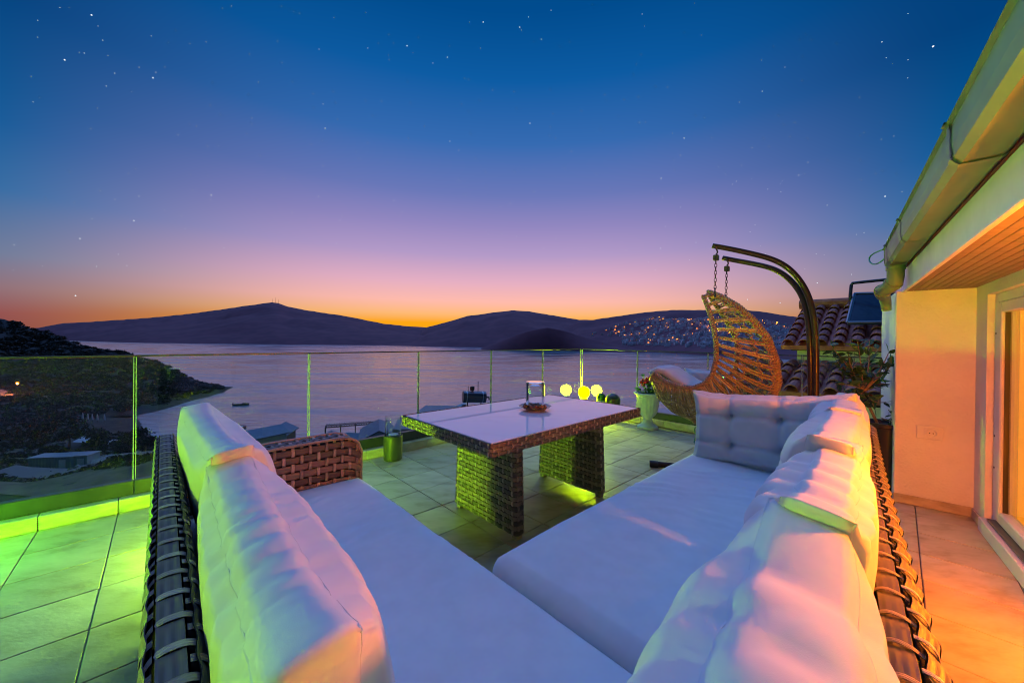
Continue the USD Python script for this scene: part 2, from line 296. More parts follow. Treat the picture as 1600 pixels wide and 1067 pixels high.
MT = dict(
  fabric=look('cushion_fabric', (.665,.65,.645), (.62,.605,.60), rough=.9, scale=9, detail=3, bump=.06, bscale=620, sheen=.1),
  seam=look('cushion_piping', (.64,.62,.61), rough=.9), button=look('button_fabric', (.5,.48,.47), rough=.8),
  strand=wicker('rattan_strand', (.10,.078,.064), (.28,.21,.165)), strap=wicker('rattan_strap', (.27,.21,.16), (.48,.39,.31)), core=look('rattan_core', (.02,.014,.011), rough=.8),
  tile=look('travertine_tile', (.40,.335,.18), (.55,.48,.29), rough=.24, rough2=.5, spec=.25, scale=3.4, stretch=(1,2.2,1), rot=(0,0,-UANG), detail=8, bump=.12, bscale=30, rnd=.10),
  grout=look('tile_grout', (.26,.23,.19), rough=.9), kerb=look('kerb_stone', (.40,.34,.26), (.60,.55,.45), rough=.55, scale=6, stretch=(1,1,2.5), detail=8, bump=.25, rnd=.08),
  channel=look('channel_metal', (.055,.06,.06), (.075,.08,.08), rough=.35, metal=.4), rail=look('cap_rail', (.06,.06,.06), rough=.35, metal=.8),
  glass=pane('balustrade_glass', gain=1.15), edge=look('glass_edge', (.30,.38,.35), rough=.9, spec=.1), wall=look('white_render', (.78,.76,.73), (.70,.68,.65), rough=.85, scale=2.2, detail=7, bump=.6, bscale=55),
  white=look('white_pvc', (.72,.72,.70), (.64,.64,.62), rough=.4, scale=5), gutter=look('lime_tinted_gutter', (.17,.25,.12), (.13,.20,.09), rough=.45, scale=3, stretch=(1,1,1)), track=look('door_track', (.12,.12,.12), rough=.4, metal=.5),  # gutter green holds lime lamp light in its base colour
  soffit=look('soffit_board', (.30,.24,.17), (.24,.19,.13), rough=.8, scale=6, stretch=(1,6,1), bump=.2), dark=look('black_plastic', (.018,.018,.02), rough=.45), brown=look('brown_steel', (.045,.03,.026), rough=.28, metal=.35),
  marble=look('white_tabletop', (.74,.72,.72), (.62,.60,.61), rough=.035, scale=2.2, stretch=(1,3,1), rot=(0,0,.4), detail=8, lo=.5, hi=.8), clear=usdkit.material(stage, '/World/Looks/clear_glass', {'g': ('glass_bsdf', {'IOR': 1.3, 'roughness': 0.0, 'color': (.96,.98,.98)})}, [], surface='g.BSDF'),
  plate=look('pewter_plate', (.30,.28,.27), (.2,.19,.18), rough=.3, metal=.7, scale=30), nut=look('dried_pods', (.20,.11,.06), (.34,.2,.11), rough=.8, scale=40), lowlamp=emit('floor_globe', (.42,1,.0), 1250.0), lantern=look('olive_ceramic', (.045,.047,.03), (.06,.062,.04), rough=.35), wax=look('wax', (.7,.68,.6), rough=.5),
  pot=look('white_urn', (.66,.70,.64), (.56,.6,.54), rough=.5, scale=9), soil=look('soil', (.03,.02,.015), rough=.95), leaf=leafmat('shrub_leaf', (.02,.06,.014), (.06,.15,.035)), gleaf=leafmat('geranium_leaf', (.03,.09,.012), (.06,.16,.02)), petal=look('red_petal', (.6,.02,.015), rough=.6),
  bark=look('bark', (.16,.12,.08), (.24,.18,.12), rough=.8, scale=30), hose=look('green_hose', (.02,.22,.12), rough=.4), cane=wicker('cane_slat', (.40,.26,.10), (.68,.49,.23)), canewrap=look('cane_binding', (.30,.19,.10), (.46,.31,.18), rough=.6, scale=60, bump=.6, bscale=150),
  rooftile=look('clay_tile', (.42,.10,.07), (.56,.19,.13), rough=.75, scale=5, bump=.3, rnd=.22), cream=look('cream_render', (.80,.77,.62), (.74,.71,.56), rough=.85, scale=2), panel=look('solar_glass', (.035,.06,.10), (.045,.075,.12), rough=.12, scale=8), steel=look('steel_tube', (.10,.10,.11), rough=.3, metal=.8), alu=look('aluminium', (.45,.46,.48), rough=.35, metal=.8),
  hill=look('haze_tinted_hill', (.17,.050,.062), (.24,.072,.082), rough=.95, scale=.012, detail=9, bump=.0), near=look('headland_scrub', (.018,.018,.012), (.06,.052,.038), rough=.95, scale=.16, detail=8, bump=.6, bscale=.6), ground=look('dry_ground', (.05,.05,.028), (.20,.15,.09), rough=.95, scale=.15, detail=8, bump=.5, bscale=1.5),  # hill red stands in for pink haze over the ridges
  scrub=leafmat('scrub_leaf', (.010,.014,.008), (.035,.036,.018)), town=look('town_white', (.82,.8,.8), (.7,.68,.68), rough=.8, rnd=.25), townroof=look('town_roof', (.22,.12,.09), rough=.8), window=look('dark_window', (.02,.025,.035), rough=.15),
  lit=emit('lit_window', (1,.25,.025), 5.0), street=emit('street_bulb', (1,.22,.01), 60.0), star=emit('starlight', (.85,.92,1), 1.1),
  green=emit('green_globe', (.16,1,.0), 100.0), far=emit('lime_lamp', (.44,1,.0), 5200.0), lime=emit('corner_globe', (.62,1,.0), 640.0), amber=emit('amber_globe', (1,.20,.0), 980.0), glow=emit('glowing_curtain', (1,.29,.012), 1.35), step=emit('floor_boost_globe', (1,.16,.0), 330.0),
  boat=look('boat_hull', (.10,.09,.09), (.2,.17,.15), rough=.5, scale=3), raft=look('raft_float', (.30,.08,.05), rough=.5), canvas=look('sail_canvas', (.6,.6,.6), rough=.8), shed=look('shed_metal', (.30,.36,.38), (.36,.42,.44), rough=.5, scale=1), rock=look('rubble', (.3,.28,.25), (.42,.4,.36), rough=.9, scale=2, rnd=.3), wood=look('grey_timber', (.14,.11,.09), rough=.8), slate=look('slate_roof', (.13,.17,.2), (.17,.21,.25), rough=.6, scale=.8), path=look('pale_path', (.20,.17,.14), rough=.9, scale=.5), sea=water())
UANG, VANG = math.radians(46.45), math.radians(-43.55)
U3 = np.array([math.sin(UANG), math.cos(UANG), 0]); V3 = np.array([math.sin(VANG), math.cos(VANG), 0]); Z3 = np.array([0,0,1.0])
UVZ = np.array([U3, V3, Z3])
def AB(a, b, z=0): return np.multiply.outer(np.asarray(a, float), U3) + np.multiply.outer(np.asarray(b, float), V3) + np.multiply.outer(np.asarray(z, float)*np.ones_like(np.asarray(a, float)+np.asarray(b, float)), Z3)
def abox(a0, a1, b0, b1, z0, z1, bev=0.0): return obox(AB((a0+a1)/2, (b0+b1)/2, (z0+z1)/2), a1-a0, b1-b0, z1-z0, UVZ, bev)
MT = dict(
  fabric=look('cushion_fabric', (.665,.65,.645), (.62,.605,.60), rough=.9, scale=9, detail=3, bump=.06, bscale=620, sheen=.1),
  seam=look('cushion_piping', (.64,.62,.61), rough=.9), button=look('button_fabric', (.5,.48,.47), rough=.8),
  strand=wicker('rattan_strand', (.10,.078,.064), (.28,.21,.165)), strap=wicker('rattan_strap', (.27,.21,.16), (.48,.39,.31)), core=look('rattan_core', (.02,.014,.011), rough=.8),
  tile=look('travertine_tile', (.40,.335,.18), (.55,.48,.29), rough=.24, rough2=.5, spec=.25, scale=3.4, stretch=(1,2.2,1), rot=(0,0,-UANG), detail=8, bump=.12, bscale=30, rnd=.10),
  grout=look('tile_grout', (.26,.23,.19), rough=.9), kerb=look('kerb_stone', (.40,.34,.26), (.60,.55,.45), rough=.55, scale=6, stretch=(1,1,2.5), detail=8, bump=.25, rnd=.08),
  channel=look('channel_metal', (.055,.06,.06), (.075,.08,.08), rough=.35, metal=.4), rail=look('cap_rail', (.06,.06,.06), rough=.35, metal=.8),
  glass=pane('balustrade_glass', gain=1.15), edge=look('glass_edge', (.30,.38,.35), rough=.9, spec=.1), wall=look('white_render', (.78,.76,.73), (.70,.68,.65), rough=.85, scale=2.2, detail=7, bump=.6, bscale=55),
  white=look('white_pvc', (.72,.72,.70), (.64,.64,.62), rough=.4, scale=5), gutter=look('lime_tinted_gutter', (.17,.25,.12), (.13,.20,.09), rough=.45, scale=3, stretch=(1,1,1)), track=look('door_track', (.12,.12,.12), rough=.4, metal=.5),  # lime light on the gutter is tinted into its colour
  soffit=look('soffit_board', (.30,.24,.17), (.24,.19,.13), rough=.8, scale=6, stretch=(1,6,1), bump=.2), dark=look('black_plastic', (.018,.018,.02), rough=.45), brown=look('brown_steel', (.045,.03,.026), rough=.28, metal=.35),
  marble=look('white_tabletop', (.74,.72,.72), (.62,.60,.61), rough=.035, scale=2.2, stretch=(1,3,1), rot=(0,0,.4), detail=8, lo=.5, hi=.8), clear=usdkit.material(stage, '/World/Looks/clear_glass', {'g': ('glass_bsdf', {'IOR': 1.3, 'roughness': 0.0, 'color': (.96,.98,.98)})}, [], surface='g.BSDF'),
  plate=look('pewter_plate', (.30,.28,.27), (.2,.19,.18), rough=.3, metal=.7, scale=30), nut=look('dried_pods', (.20,.11,.06), (.34,.2,.11), rough=.8, scale=40), lowlamp=emit('floor_globe', (.42,1,.0), 1250.0), lantern=look('olive_ceramic', (.045,.047,.03), (.06,.062,.04), rough=.35), wax=look('wax', (.7,.68,.6), rough=.5),
  pot=look('white_urn', (.66,.70,.64), (.56,.6,.54), rough=.5, scale=9), soil=look('soil', (.03,.02,.015), rough=.95), leaf=leafmat('shrub_leaf', (.02,.06,.014), (.06,.15,.035)), gleaf=leafmat('geranium_leaf', (.03,.09,.012), (.06,.16,.02)), petal=look('red_petal', (.6,.02,.015), rough=.6),
  bark=look('bark', (.16,.12,.08), (.24,.18,.12), rough=.8, scale=30), hose=look('green_hose', (.02,.22,.12), rough=.4), cane=wicker('cane_slat', (.40,.26,.10), (.68,.49,.23)), canewrap=look('cane_binding', (.30,.19,.10), (.46,.31,.18), rough=.6, scale=60, bump=.6, bscale=150),
  rooftile=look('clay_tile', (.42,.10,.07), (.56,.19,.13), rough=.75, scale=5, bump=.3, rnd=.22), cream=look('cream_render', (.80,.77,.62), (.74,.71,.56), rough=.85, scale=2), panel=look('solar_glass', (.035,.06,.10), (.045,.075,.12), rough=.12, scale=8), steel=look('steel_tube', (.10,.10,.11), rough=.3, metal=.8), alu=look('aluminium', (.45,.46,.48), rough=.35, metal=.8),
  hill=look('haze_tinted_hill', (.17,.050,.062), (.24,.072,.082), rough=.95, scale=.012, detail=9, bump=.0), near=look('headland_scrub', (.018,.018,.012), (.06,.052,.038), rough=.95, scale=.16, detail=8, bump=.6, bscale=.6), ground=look('dry_ground', (.05,.05,.028), (.20,.15,.09), rough=.95, scale=.15, detail=8, bump=.5, bscale=1.5),  # pink haze light is mixed into the hill colour
  scrub=leafmat('scrub_leaf', (.010,.014,.008), (.035,.036,.018)), town=look('town_white', (.82,.8,.8), (.7,.68,.68), rough=.8, rnd=.25), townroof=look('town_roof', (.22,.12,.09), rough=.8), window=look('dark_window', (.02,.025,.035), rough=.15),
  lit=emit('lit_window', (1,.25,.025), 5.0), street=emit('street_bulb', (1,.22,.01), 60.0), star=emit('starlight', (.85,.92,1), 1.1),
  green=emit('green_globe', (.16,1,.0), 100.0), far=emit('lime_lamp', (.44,1,.0), 5200.0), lime=emit('corner_globe', (.62,1,.0), 640.0), amber=emit('amber_globe', (1,.20,.0), 980.0), glow=emit('glowing_curtain', (1,.29,.012), 1.35), step=emit('floor_boost_globe', (1,.16,.0), 330.0),
  boat=look('boat_hull', (.10,.09,.09), (.2,.17,.15), rough=.5, scale=3), raft=look('raft_float', (.30,.08,.05), rough=.5), canvas=look('sail_canvas', (.6,.6,.6), rough=.8), shed=look('shed_metal', (.30,.36,.38), (.36,.42,.44), rough=.5, scale=1), rock=look('rubble', (.3,.28,.25), (.42,.4,.36), rough=.9, scale=2, rnd=.3), wood=look('grey_timber', (.14,.11,.09), rough=.8), slate=look('slate_roof', (.13,.17,.2), (.17,.21,.25), rough=.6, scale=.8), path=look('pale_path', (.20,.17,.14), rough=.9, scale=.5), sea=water(), haze=usdkit.material(stage, '/World/Looks/dusk_haze', {'v': ('principled_volume', {'color': (.95,.72,.90), 'density': HAZE, 'anisotropy': .2})}, [], volume='v.volume'))
# ================================================================== THE SETTING
SEA = -28.8
gx = np.concatenate([np.linspace(-9000, -500, 8), np.linspace(-400, 400, 9), np.linspace(500, 9000, 8)]); gy = np.concatenate([[60], np.linspace(80, 400, 8), np.linspace(500, 9000, 8)])
P = np.zeros((len(gy), len(gx), 3)); P[...,0] = gx[None]; P[...,1] = gy[:,None]; P[...,2] = SEA
obj('sea', grid(P), MT['sea'], kind='structure')
# ---- far land
def column(pts, xs): p = np.array(sorted(pts), float); return np.interp(xs, p[:,0], p[:,1])
def hill(name, ridge, foot, Yr, mat_, ncol=160, nrow=22, rough=1.0, seed=0, back=900, gain=.8, kind='structure', nz=18.0):
    xs = np.linspace(min(p[0] for p in ridge), max(p[0] for p in ridge), ncol); ry = column(ridge, xs); fy = column(foot, xs)
    Yrs = column(Yr, xs) if isinstance(Yr, list) else np.full(ncol, float(Yr))
    R = np.array([atd(x, y, Y) for x, y, Y in zip(xs, ry, Yrs)]); F = np.array([at(x, y, SEA) for x, y in zip(xs, fy)])
    F = np.where((F[:,1] > R[:,1]*.96)[:,None], R*[.96,.96,0]+[0,0,SEA], F)
    jag = (meshkit.fbm(np.stack([xs*.12, xs*0, xs*0],1), 4, seed)-.5)*rough*nz*.25
    rows = []
    for k in range(nrow+1):
        t = k/nrow; p = F+(R-F)*t; p[:,2] = F[:,2]-2+(R[:,2]-F[:,2]+2)*t**gain
        n = meshkit.fbm(np.stack([p[:,0]/260, p[:,1]/260, p[:,2]*0],1)+seed, 5, seed)-.5
        p[:,2] += n*nz*rough*3.6*math.sin(math.pi*t) + jag*t
        rows.append(p)
    top = rows[-1]
    for d, h in ((.25,.8),(.6,.4),(1,0)):
        p = top.copy(); p[:,:2] *= (1+back*d/np.linalg.norm(top[:,:2],axis=1))[:,None]; p[:,2] = SEA-3+(top[:,2]-SEA+3)*h; rows.append(p)
    rows = np.array(rows)
    obj(name, grid(rows), mat_, smooth=True, kind=kind)
    return rows, xs
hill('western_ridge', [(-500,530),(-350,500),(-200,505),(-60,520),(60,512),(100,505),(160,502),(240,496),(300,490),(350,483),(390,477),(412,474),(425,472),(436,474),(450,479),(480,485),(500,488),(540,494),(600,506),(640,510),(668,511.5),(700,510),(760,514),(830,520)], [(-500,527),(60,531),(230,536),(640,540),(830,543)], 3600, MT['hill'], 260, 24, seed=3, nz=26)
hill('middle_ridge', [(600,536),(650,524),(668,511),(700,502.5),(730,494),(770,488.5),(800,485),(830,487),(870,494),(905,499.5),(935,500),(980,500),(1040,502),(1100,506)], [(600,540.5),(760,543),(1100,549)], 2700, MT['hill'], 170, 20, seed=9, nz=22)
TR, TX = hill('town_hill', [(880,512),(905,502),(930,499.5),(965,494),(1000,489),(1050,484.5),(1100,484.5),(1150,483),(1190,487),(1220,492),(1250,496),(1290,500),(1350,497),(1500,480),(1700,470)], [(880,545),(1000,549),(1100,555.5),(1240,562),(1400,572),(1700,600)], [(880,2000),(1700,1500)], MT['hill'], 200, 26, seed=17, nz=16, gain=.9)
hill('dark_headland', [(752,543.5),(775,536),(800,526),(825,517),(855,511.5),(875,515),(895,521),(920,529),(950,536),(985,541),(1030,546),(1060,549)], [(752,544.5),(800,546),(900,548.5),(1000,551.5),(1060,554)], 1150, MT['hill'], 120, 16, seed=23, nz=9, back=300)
# ---- near land: one sheet from under the terrace to the shore and the headland
def ctl():
    c = [(0,0,-4),(-10,0,-6),(10,0,-4),(-30,0,-12),(40,0,-6),(0,-60,-2),(-80,-60,-8),(80,-60,2),(0,14,-7),(10,14,-5),(25,14,-4),(-15,16,-11),(-60,0,-16),(-200,0,-10),(200,0,0),(-500,-60,10),(400,-60,5),(-500,60,6),(400,60,-10),
         (0,45,-20),(20,60,-22),(45,45,-14),(-30,40,-18),(60,80,-28.0),(110,70,-28.0),(200,62,-28),(400,90,-29)]
    for px, py, Y in [(0,770,50),(150,745,55),(230,738,56),(100,728,76),(0,705,84),(200,706,85),(60,690,90),(130,668,118),(60,655,122),(0,640,128),(250,700,94),(330,704,92)]: c.append(tuple(atd(px, py, Y)))
    for px, py in [(160,652),(210,655),(228,662),(238,680),(262,694),(330,700),(400,699),(470,700),(560,700),(640,702),(230,646),(250,641),(275,634),(300,626),(325,620),(347,614)]: c.append(tuple(at(px, py, SEA)))
    for px, py, Y in [(-250,440,230),(-120,474,232),(0,499,235),(40,508,236),(80,522,238),(130,538,236),(160,545.5,232),(200,555,226),(240,563,222),(280,580,216),(320,600,210)]: c.append(tuple(atd(px, py, Y)))
    for px, py, Y in [(-120,474,232),(0,499,235),(80,522,238),(130,538,236),(160,545.5,232),(200,555,226),(240,563,222),(280,580,216),(320,600,210)]:
        p = atd(px, py, Y+34); p[2] = SEA-6 if px >= 130 else max(SEA-2, p[2]-26); c.append(tuple(p))
    for px, py, Y in [(0,590,168),(-120,585,165),(80,602,165),(150,608,165),(200,612,170),(0,612,150),(100,622,146),(170,632,143)]: c.append(tuple(atd(px, py, Y)))
    for x, y in [(-400,420),(-300,380),(-200,360),(-120,330),(-60,300),(-60,240),(-40,200),(-100,165),(-90,140),(-60,118),(0,118),(60,115),(120,110),(200,110),(400,140),(-500,420),(400,420),(0,250),(150,250),(-175,285),(-150,250),(-140,225),(-128,196),(-115,176)]: c.append((x, y, SEA-7))
    c += [(-500,240,45),(-500,420,-34)]
    return np.array(c, float)
C = ctl()
lx = np.concatenate([np.arange(-500,-300,16), np.arange(-300,-20,3.2), np.arange(-20,100,6), np.arange(100,401,30)]); ly = np.concatenate([np.arange(-60,30,9), np.arange(30,260,3.2), np.arange(260,421,14)])
LX, LY = np.meshgrid(lx, ly); LZ = griddata(C[:,:2], C[:,2], (LX, LY), method='linear', fill_value=SEA-7)
nn = meshkit.fbm(np.stack([LX/22, LY/22, LX*0], -1), 5, 4)-.5; n2 = meshkit.fbm(np.stack([LX/6, LY/6, LX*0], -1), 3, 8)-.5
amp = np.clip((LZ-SEA)/6, 0, 1)*np.clip((np.hypot(LX, LY)-20)/30, 0, 1)
LZ = LZ + (nn*5.0+n2*2.2)*amp
LZ[(np.abs(LX)<14)&(LY<12)&(LY>-14)] = np.minimum(LZ[(np.abs(LX)<14)&(LY<12)&(LY>-14)], -4)
obj('hillside', grid(np.stack([LX, LY, LZ], -1)), MT['near'], smooth=True, kind='structure')
from scipy.interpolate import RegularGridInterpolator
hz = RegularGridInterpolator((ly, lx), LZ, bounds_error=False, fill_value=SEA-7)
def gz(x, y): return float(hz((y, x)))
# dry field sheet low on the left, seen through the glass
F = []
for t in np.linspace(0, 1, 14):
    row = []
    for s in np.linspace(-220, 300, 40):
        p = atd(s, 700, 50+t*34); row.append([p[0], p[1], gz(p[0], p[1])+.25])
    F.append(row)
obj('dry_field', grid(np.array(F)), MT['ground'], smooth=True, kind='structure')
def strip(name, pts, w, mt, lift=.4):
    pts = np.array(pts, float); n = 40; s = np.linspace(0, len(pts)-1, n); c = np.stack([np.interp(s, range(len(pts)), pts[:,k]) for k in (0,1)], 1)
    t = np.gradient(c, axis=0); t /= np.linalg.norm(t, axis=1, keepdims=True); sd = np.stack([-t[:,1], t[:,0]], 1)
    rows = [[[*(c[i]+sd[i]*w*k), max(gz(*(c[i]+sd[i]*w*q)) for q in (-.5,-.25,0,.25,.5))+lift] for i in range(n)] for k in (-.5,-.17,.17,.5)]
    obj(name, grid(np.array(rows)), mt, smooth=True, kind='structure')
strip('village_road', [atd(-80,624,146)[:2], atd(20,622,148)[:2], atd(60,617,150)[:2], atd(95,616,151)[:2]], 6, MT['path'])
strip('sand_track', [atd(0,745,66)[:2], atd(110,735,68)[:2], atd(190,722,72)[:2], atd(260,715,78)[:2]], 5, MT['path'], .5)
# scrub: leaf clumps scattered over headland and slope
def clump(n, seed, flat=.7, leaf=.22):
    r = np.random.default_rng(seed); d = r.normal(size=(n,3)); d /= np.linalg.norm(d, axis=1, keepdims=True); d[:,2] = np.abs(d[:,2])
    c = d*(r.uniform(.45,1,n)**.6)[:,None]*[1,1,flat]*(1+.35*np.sin(d[:,:1]*5+seed)*np.cos(d[:,1:2]*4))
    a = r.normal(size=(n,3)); a /= np.linalg.norm(a, axis=1, keepdims=True); b = np.cross(a, r.normal(size=(n,3))); b /= np.linalg.norm(b, axis=1, keepdims=True)
    s = leaf*r.uniform(.6,1.3,n)[:,None]
    v = np.stack([c-a*s, c+b*s*.5, c+a*s, c-b*s*.5], 1).reshape(-1,3); k = np.arange(n)*4
    return trimesh.Trimesh(v, np.vstack([np.stack([k,k+1,k+2],1), np.stack([k,k+2,k+3],1)]), process=False)
UsdGeom.Xform.Define(stage, '/World/scrub'); sp = UsdGeom.PointInstancer.Define(stage, '/World/scrub/bushes'); protos = []
UsdGeom.Scope.Define(stage, '/World/scrub/bushes/shapes')
for k in range(3):
    pth = f'/World/scrub/bushes/shapes/bush_{k+1:03d}'; m = clump(190, 30+k, .75, .26); usdkit.mesh(stage, pth, trimesh.Trimesh(m.vertices*K, m.faces, process=False), MT['scrub']); protos.append(Sdf.Path(pth))
pos, sc = [], []
while len(pos) < 4200:
    px = rng.uniform(-260, 345); Y = rng.uniform(60, 262); p = atd(px, 600, Y); z = gz(p[0], p[1])
    if z < SEA+.8 or (Y < 148 and rng.uniform() > .42): continue
    pos.append((p[0], p[1], z-.2)); sc.append(rng.uniform(1.0, 2.6)*(1 if Y > 120 else .75))
sp.CreatePrototypesRel().SetTargets(protos); sp.CreateProtoIndicesAttr(Vt.IntArray([int(i) for i in rng.integers(0,3,len(pos))]))
sp.CreatePositionsAttr(Vt.Vec3fArray([Gf.Vec3f(*(np.array(p)*K).tolist()) for p in pos])); sp.CreateScalesAttr(Vt.Vec3fArray([Gf.Vec3f(s, s, s*float(q)) for s, q in zip(sc, rng.uniform(.6,1.1,len(sc)))]))
sp.CreateOrientationsAttr(Vt.QuathArray([Gf.Quath(float(math.cos(a)), 0, 0, float(math.sin(a))) for a in rng.uniform(0, math.pi, len(pos))]))
tag(stage.GetPrimAtPath('/World/scrub'), 'low dark scrub covering the left headland and slope', 'scrub', kind='stuff')
# ---- the town on the far hill
def town():
    def body(w, d, h, two): 
        m = [obox((0,0,h/2-1.5), w, d, h+3)]
        if two: m.append(obox((w*.18, d*.1, h+.9), w*.6, d*.7, 1.8))
        return cat(m)
    lab = ['pale flat roofed house on the far town hillside', 'white house with a lit orange ground floor on the far town hillside', 'pale house with a roof storey on the far town hillside']
    protos = []
    for k, (w, d, h, two, li) in enumerate([(9,8,5.5,False,0), (11,8,6,True,1), (8,9,6,True,0)]):
        t = thing('town_house', (0,0,0), lab[k], 'house', ['unlit far town houses','lit far town houses','far town houses with a roof storey'][k])
        obj('wall', body(w, d, h, two), MT['town'], t)
        for q in (-.32, 0, .32):
            obj('window', obox((w*q, -d/2-.05, h*.68), 1.1, .12, 1.3), MT['window'], t)
        if li: obj('lit_window', obox((0, -d/2-.12, 1.6), w*.34, .12, 1.2), MT['lit'], t)
        protos.append(t)
    R = random.Random(5); nr = 27; n = 0; first = [True]*3; spots = []
    tries = 0
    while n < 285 and tries < 9000:
        tries += 1
        px = R.uniform(925, 1235); i = np.interp(px, TX, np.arange(len(TX))); t = R.uniform(.10, .72)
        hi = .40+.28*math.exp(-((px-1060)/90)**2) if px < 1120 else .50
        lo = .30 if px < 975 else .08
        if t > hi or t < lo or R.random() > (.35 if px < 960 else 1): continue
        j = t*(nr-1); i0, j0 = int(i), int(j); fi, fj = i-i0, j-j0
        p = (TR[j0,i0]*(1-fi)+TR[j0,min(i0+1,len(TX)-1)]*fi)*(1-fj) + (TR[j0+1,i0]*(1-fi)+TR[j0+1,min(i0+1,len(TX)-1)]*fi)*fj
        if any((p[0]-q[0])**2+(p[1]-q[1])**2 < 150 for q in spots): continue
        spots.append(p); k = R.choices([0,1,2], [.60,.14,.26])[0]; rz = -math.atan2(p[0], p[1])+R.uniform(-.5,.5); s = R.uniform(.85,1.5)
        if first[k]:
            first[k] = False; x = UsdGeom.Xformable(protos[k]); x.GetOrderedXformOps()[0].Set(Gf.Vec3d(*(p*K).tolist()))
        else: copy(protos[k], p, rz, s)
        n += 1
    fill, tries = [], 0
    while len(fill) < 620 and tries < 12000:
        tries += 1; px = R.uniform(915, 1238); i = np.interp(px, TX, np.arange(len(TX))); t = R.uniform(.08, .66)
        if t > (.36+.28*math.exp(-((px-1060)/90)**2) if px < 1120 else .50) or (px < 975 and (t < .28 or R.random() > .4)): continue
        j = t*(nr-1); i0, j0 = int(i), int(j); p = TR[j0,i0]*(1-(j-j0)) + TR[j0+1,i0]*(j-j0)
        if any((p[0]-q[0])**2+(p[1]-q[1])**2 < 120 for q in spots): continue
        a = -math.atan2(p[0], p[1])+R.uniform(-.5,.5); B = np.array([[math.cos(a), math.sin(a), 0], [-math.sin(a), math.cos(a), 0], [0,0,1.0]]); w = R.uniform(7,14); h = R.uniform(4,8)
        fill += [obox(p+[0,0,h/2-1.5], w, R.uniform(6,9), h+3, B), obox(p+B[0]*w*.2+[0,0,h+.8], w*.5, 4, 1.6, B)]
    obj('town_blocks', cat(fill), MT['town'], kind='stuff', label='dense pale far town filling the hillside between the single houses', cat='town')
    lt = thing('town_lamp', (0,0,0), 'tiny orange street lamp among the far town houses', 'street lamp', 'orange street lamps of the far town')
    obj('pole', rod((0,0,-1),(0,0,5.2),.12,5), MT['steel'], lt); b = trimesh.creation.icosphere(1, .46); obj('bulb', b.apply_translation((0,0,5.6)), MT['street'], lt)
    for k in range(70):
        q = spots[R.randrange(len(spots))]; p = np.array(q)+[R.uniform(-9,9), R.uniform(-14,-6), 1.2]
        if k == 0: UsdGeom.Xformable(lt).GetOrderedXformOps()[0].Set(Gf.Vec3d(*(p*K).tolist()))
        else: copy(lt, p, 0, R.uniform(.6,1.2))
town()
# masts on the western summit
for k, (px, h) in enumerate([(426,7),(430,9),(435,6)]):
    p = atd(px, 474, 3560); t = thing('radio_mast', p, ['left radio mast on the summit of the western ridge','tallest radio mast on the summit of the western ridge','right short radio mast on the summit of the western ridge'][k], 'mast')
    obj('mast', tube([p-[0,0,15], p+[0,0,h*3600/575]], [1.6,.7], 6), MT['steel'], t)
# ---- stars
ST = [(143,24,2),(101,94,2),(239,122,2),(166,135,1),(636,72,2),(608,94,1),(699,90,2),(755,35,2),(812,43,2),(826,27,1.5),(846,62,2.2),(751,76,1.2),(770,141,1.2),(508,201,2),(574,224,1),(498,307,1.3),(457,332,1),(330,305,2),(209,345,2),(125,373,1.8),(118,462,2),(703,221,1.4),(717,235,1),(828,193,1.8),(784,366,1.2),(999,192,2.2),(1069,216,2),(1101,184,1.5),(1087,181,1),(1033,279,2),(1054,266,1),(1063,243,1.4),(1063,324,1.3),(1123,261,1.1),(1032,388,1.8),(1220,300,1.3),(1248,274,1.5),(1191,143,1.3),(1242,192,1.3),(1378,66,1.4),(1458,73,2.6),(1383,307,2.2),(1377,218,1),(1277,442,1.8),(1168,468,1.8),(1219,473,1.7),(917,405,1),(390,85,1),(322,66,.8),(908,174,.9),(938,203,.9),(957,373,.9),(998,152,1.2),(975,156,1),(1024,136,1),(1155,160,1),(1172,362,1),(283,337,.8),(350,387,.9),(582,181,.9),(522,28,.9),(563,404,.8),(628,331,.9),(655,380,.8),(781,324,.9),(882,263,.8)]
R = random.Random(8)
ST += [(R.uniform(20,1420), R.uniform(5,430), R.uniform(.6,1.15)) for _ in range(260)]
ms = []
for px, py, s in ST:
    d = ray(px, py); d = d/np.linalg.norm(d); m = trimesh.creation.icosphere(0, 14.0*s**.9); m.apply_translation(np.array([0,0,EYE])+d*24000); ms.append(m)
obj('stars', cat(ms), MT['star'], kind='stuff', label='bright and faint stars over the dusk sky', cat='stars')
# ================================================================== THE TERRACE
fl = thing('terrace_floor', AB(1.5,1.5), kind='structure')
obj('grout_bed', abox(-4.2, 5.40, -1.6, 3.78, -.30, -.012), MT['grout'], fl)
TS = .338
for i in range(-6, 17):
    for j in range(-1, 13):
        a, b = -.21+i*TS, 3.625-TS-j*TS+.0
        if a+TS > 5.12 or (a > .4 and a < 2.2 and 0 < b < .55): continue
        g = .005
        dz = rng.uniform(-.0012, .0012)
        obj('tile', abox(a+g/2, min(a+TS, 5.10)-g/2, b+g/2, b+TS-g/2, -.011, dz, .002), MT['tile'], fl)
bd = obj('terrace_block', cat([abox(-4.2, 5.40, -1.6, 3.78, -7, -.31)]), MT['wall'], kind='structure')
kb = thing('stone_kerb', AB(2,3.68), kind='structure')
for i in range(-8, 16):
    a = -.21+i*TS
    if a+TS < 5.2: obj('kerb_stone', abox(a+.002, a+TS-.002, 3.628, 3.775, 0, .088+rng.uniform(-.001,.001), .004), MT['kerb'], kb)
for j in range(0, 13):
    b = 3.62-j*TS
    if b-TS > -.9: obj('kerb_stone', abox(5.095, 5.24, b-TS+.002, b-.002, 0, .088+rng.uniform(-.001,.001), .004), MT['kerb'], kb)
GT = 1.055
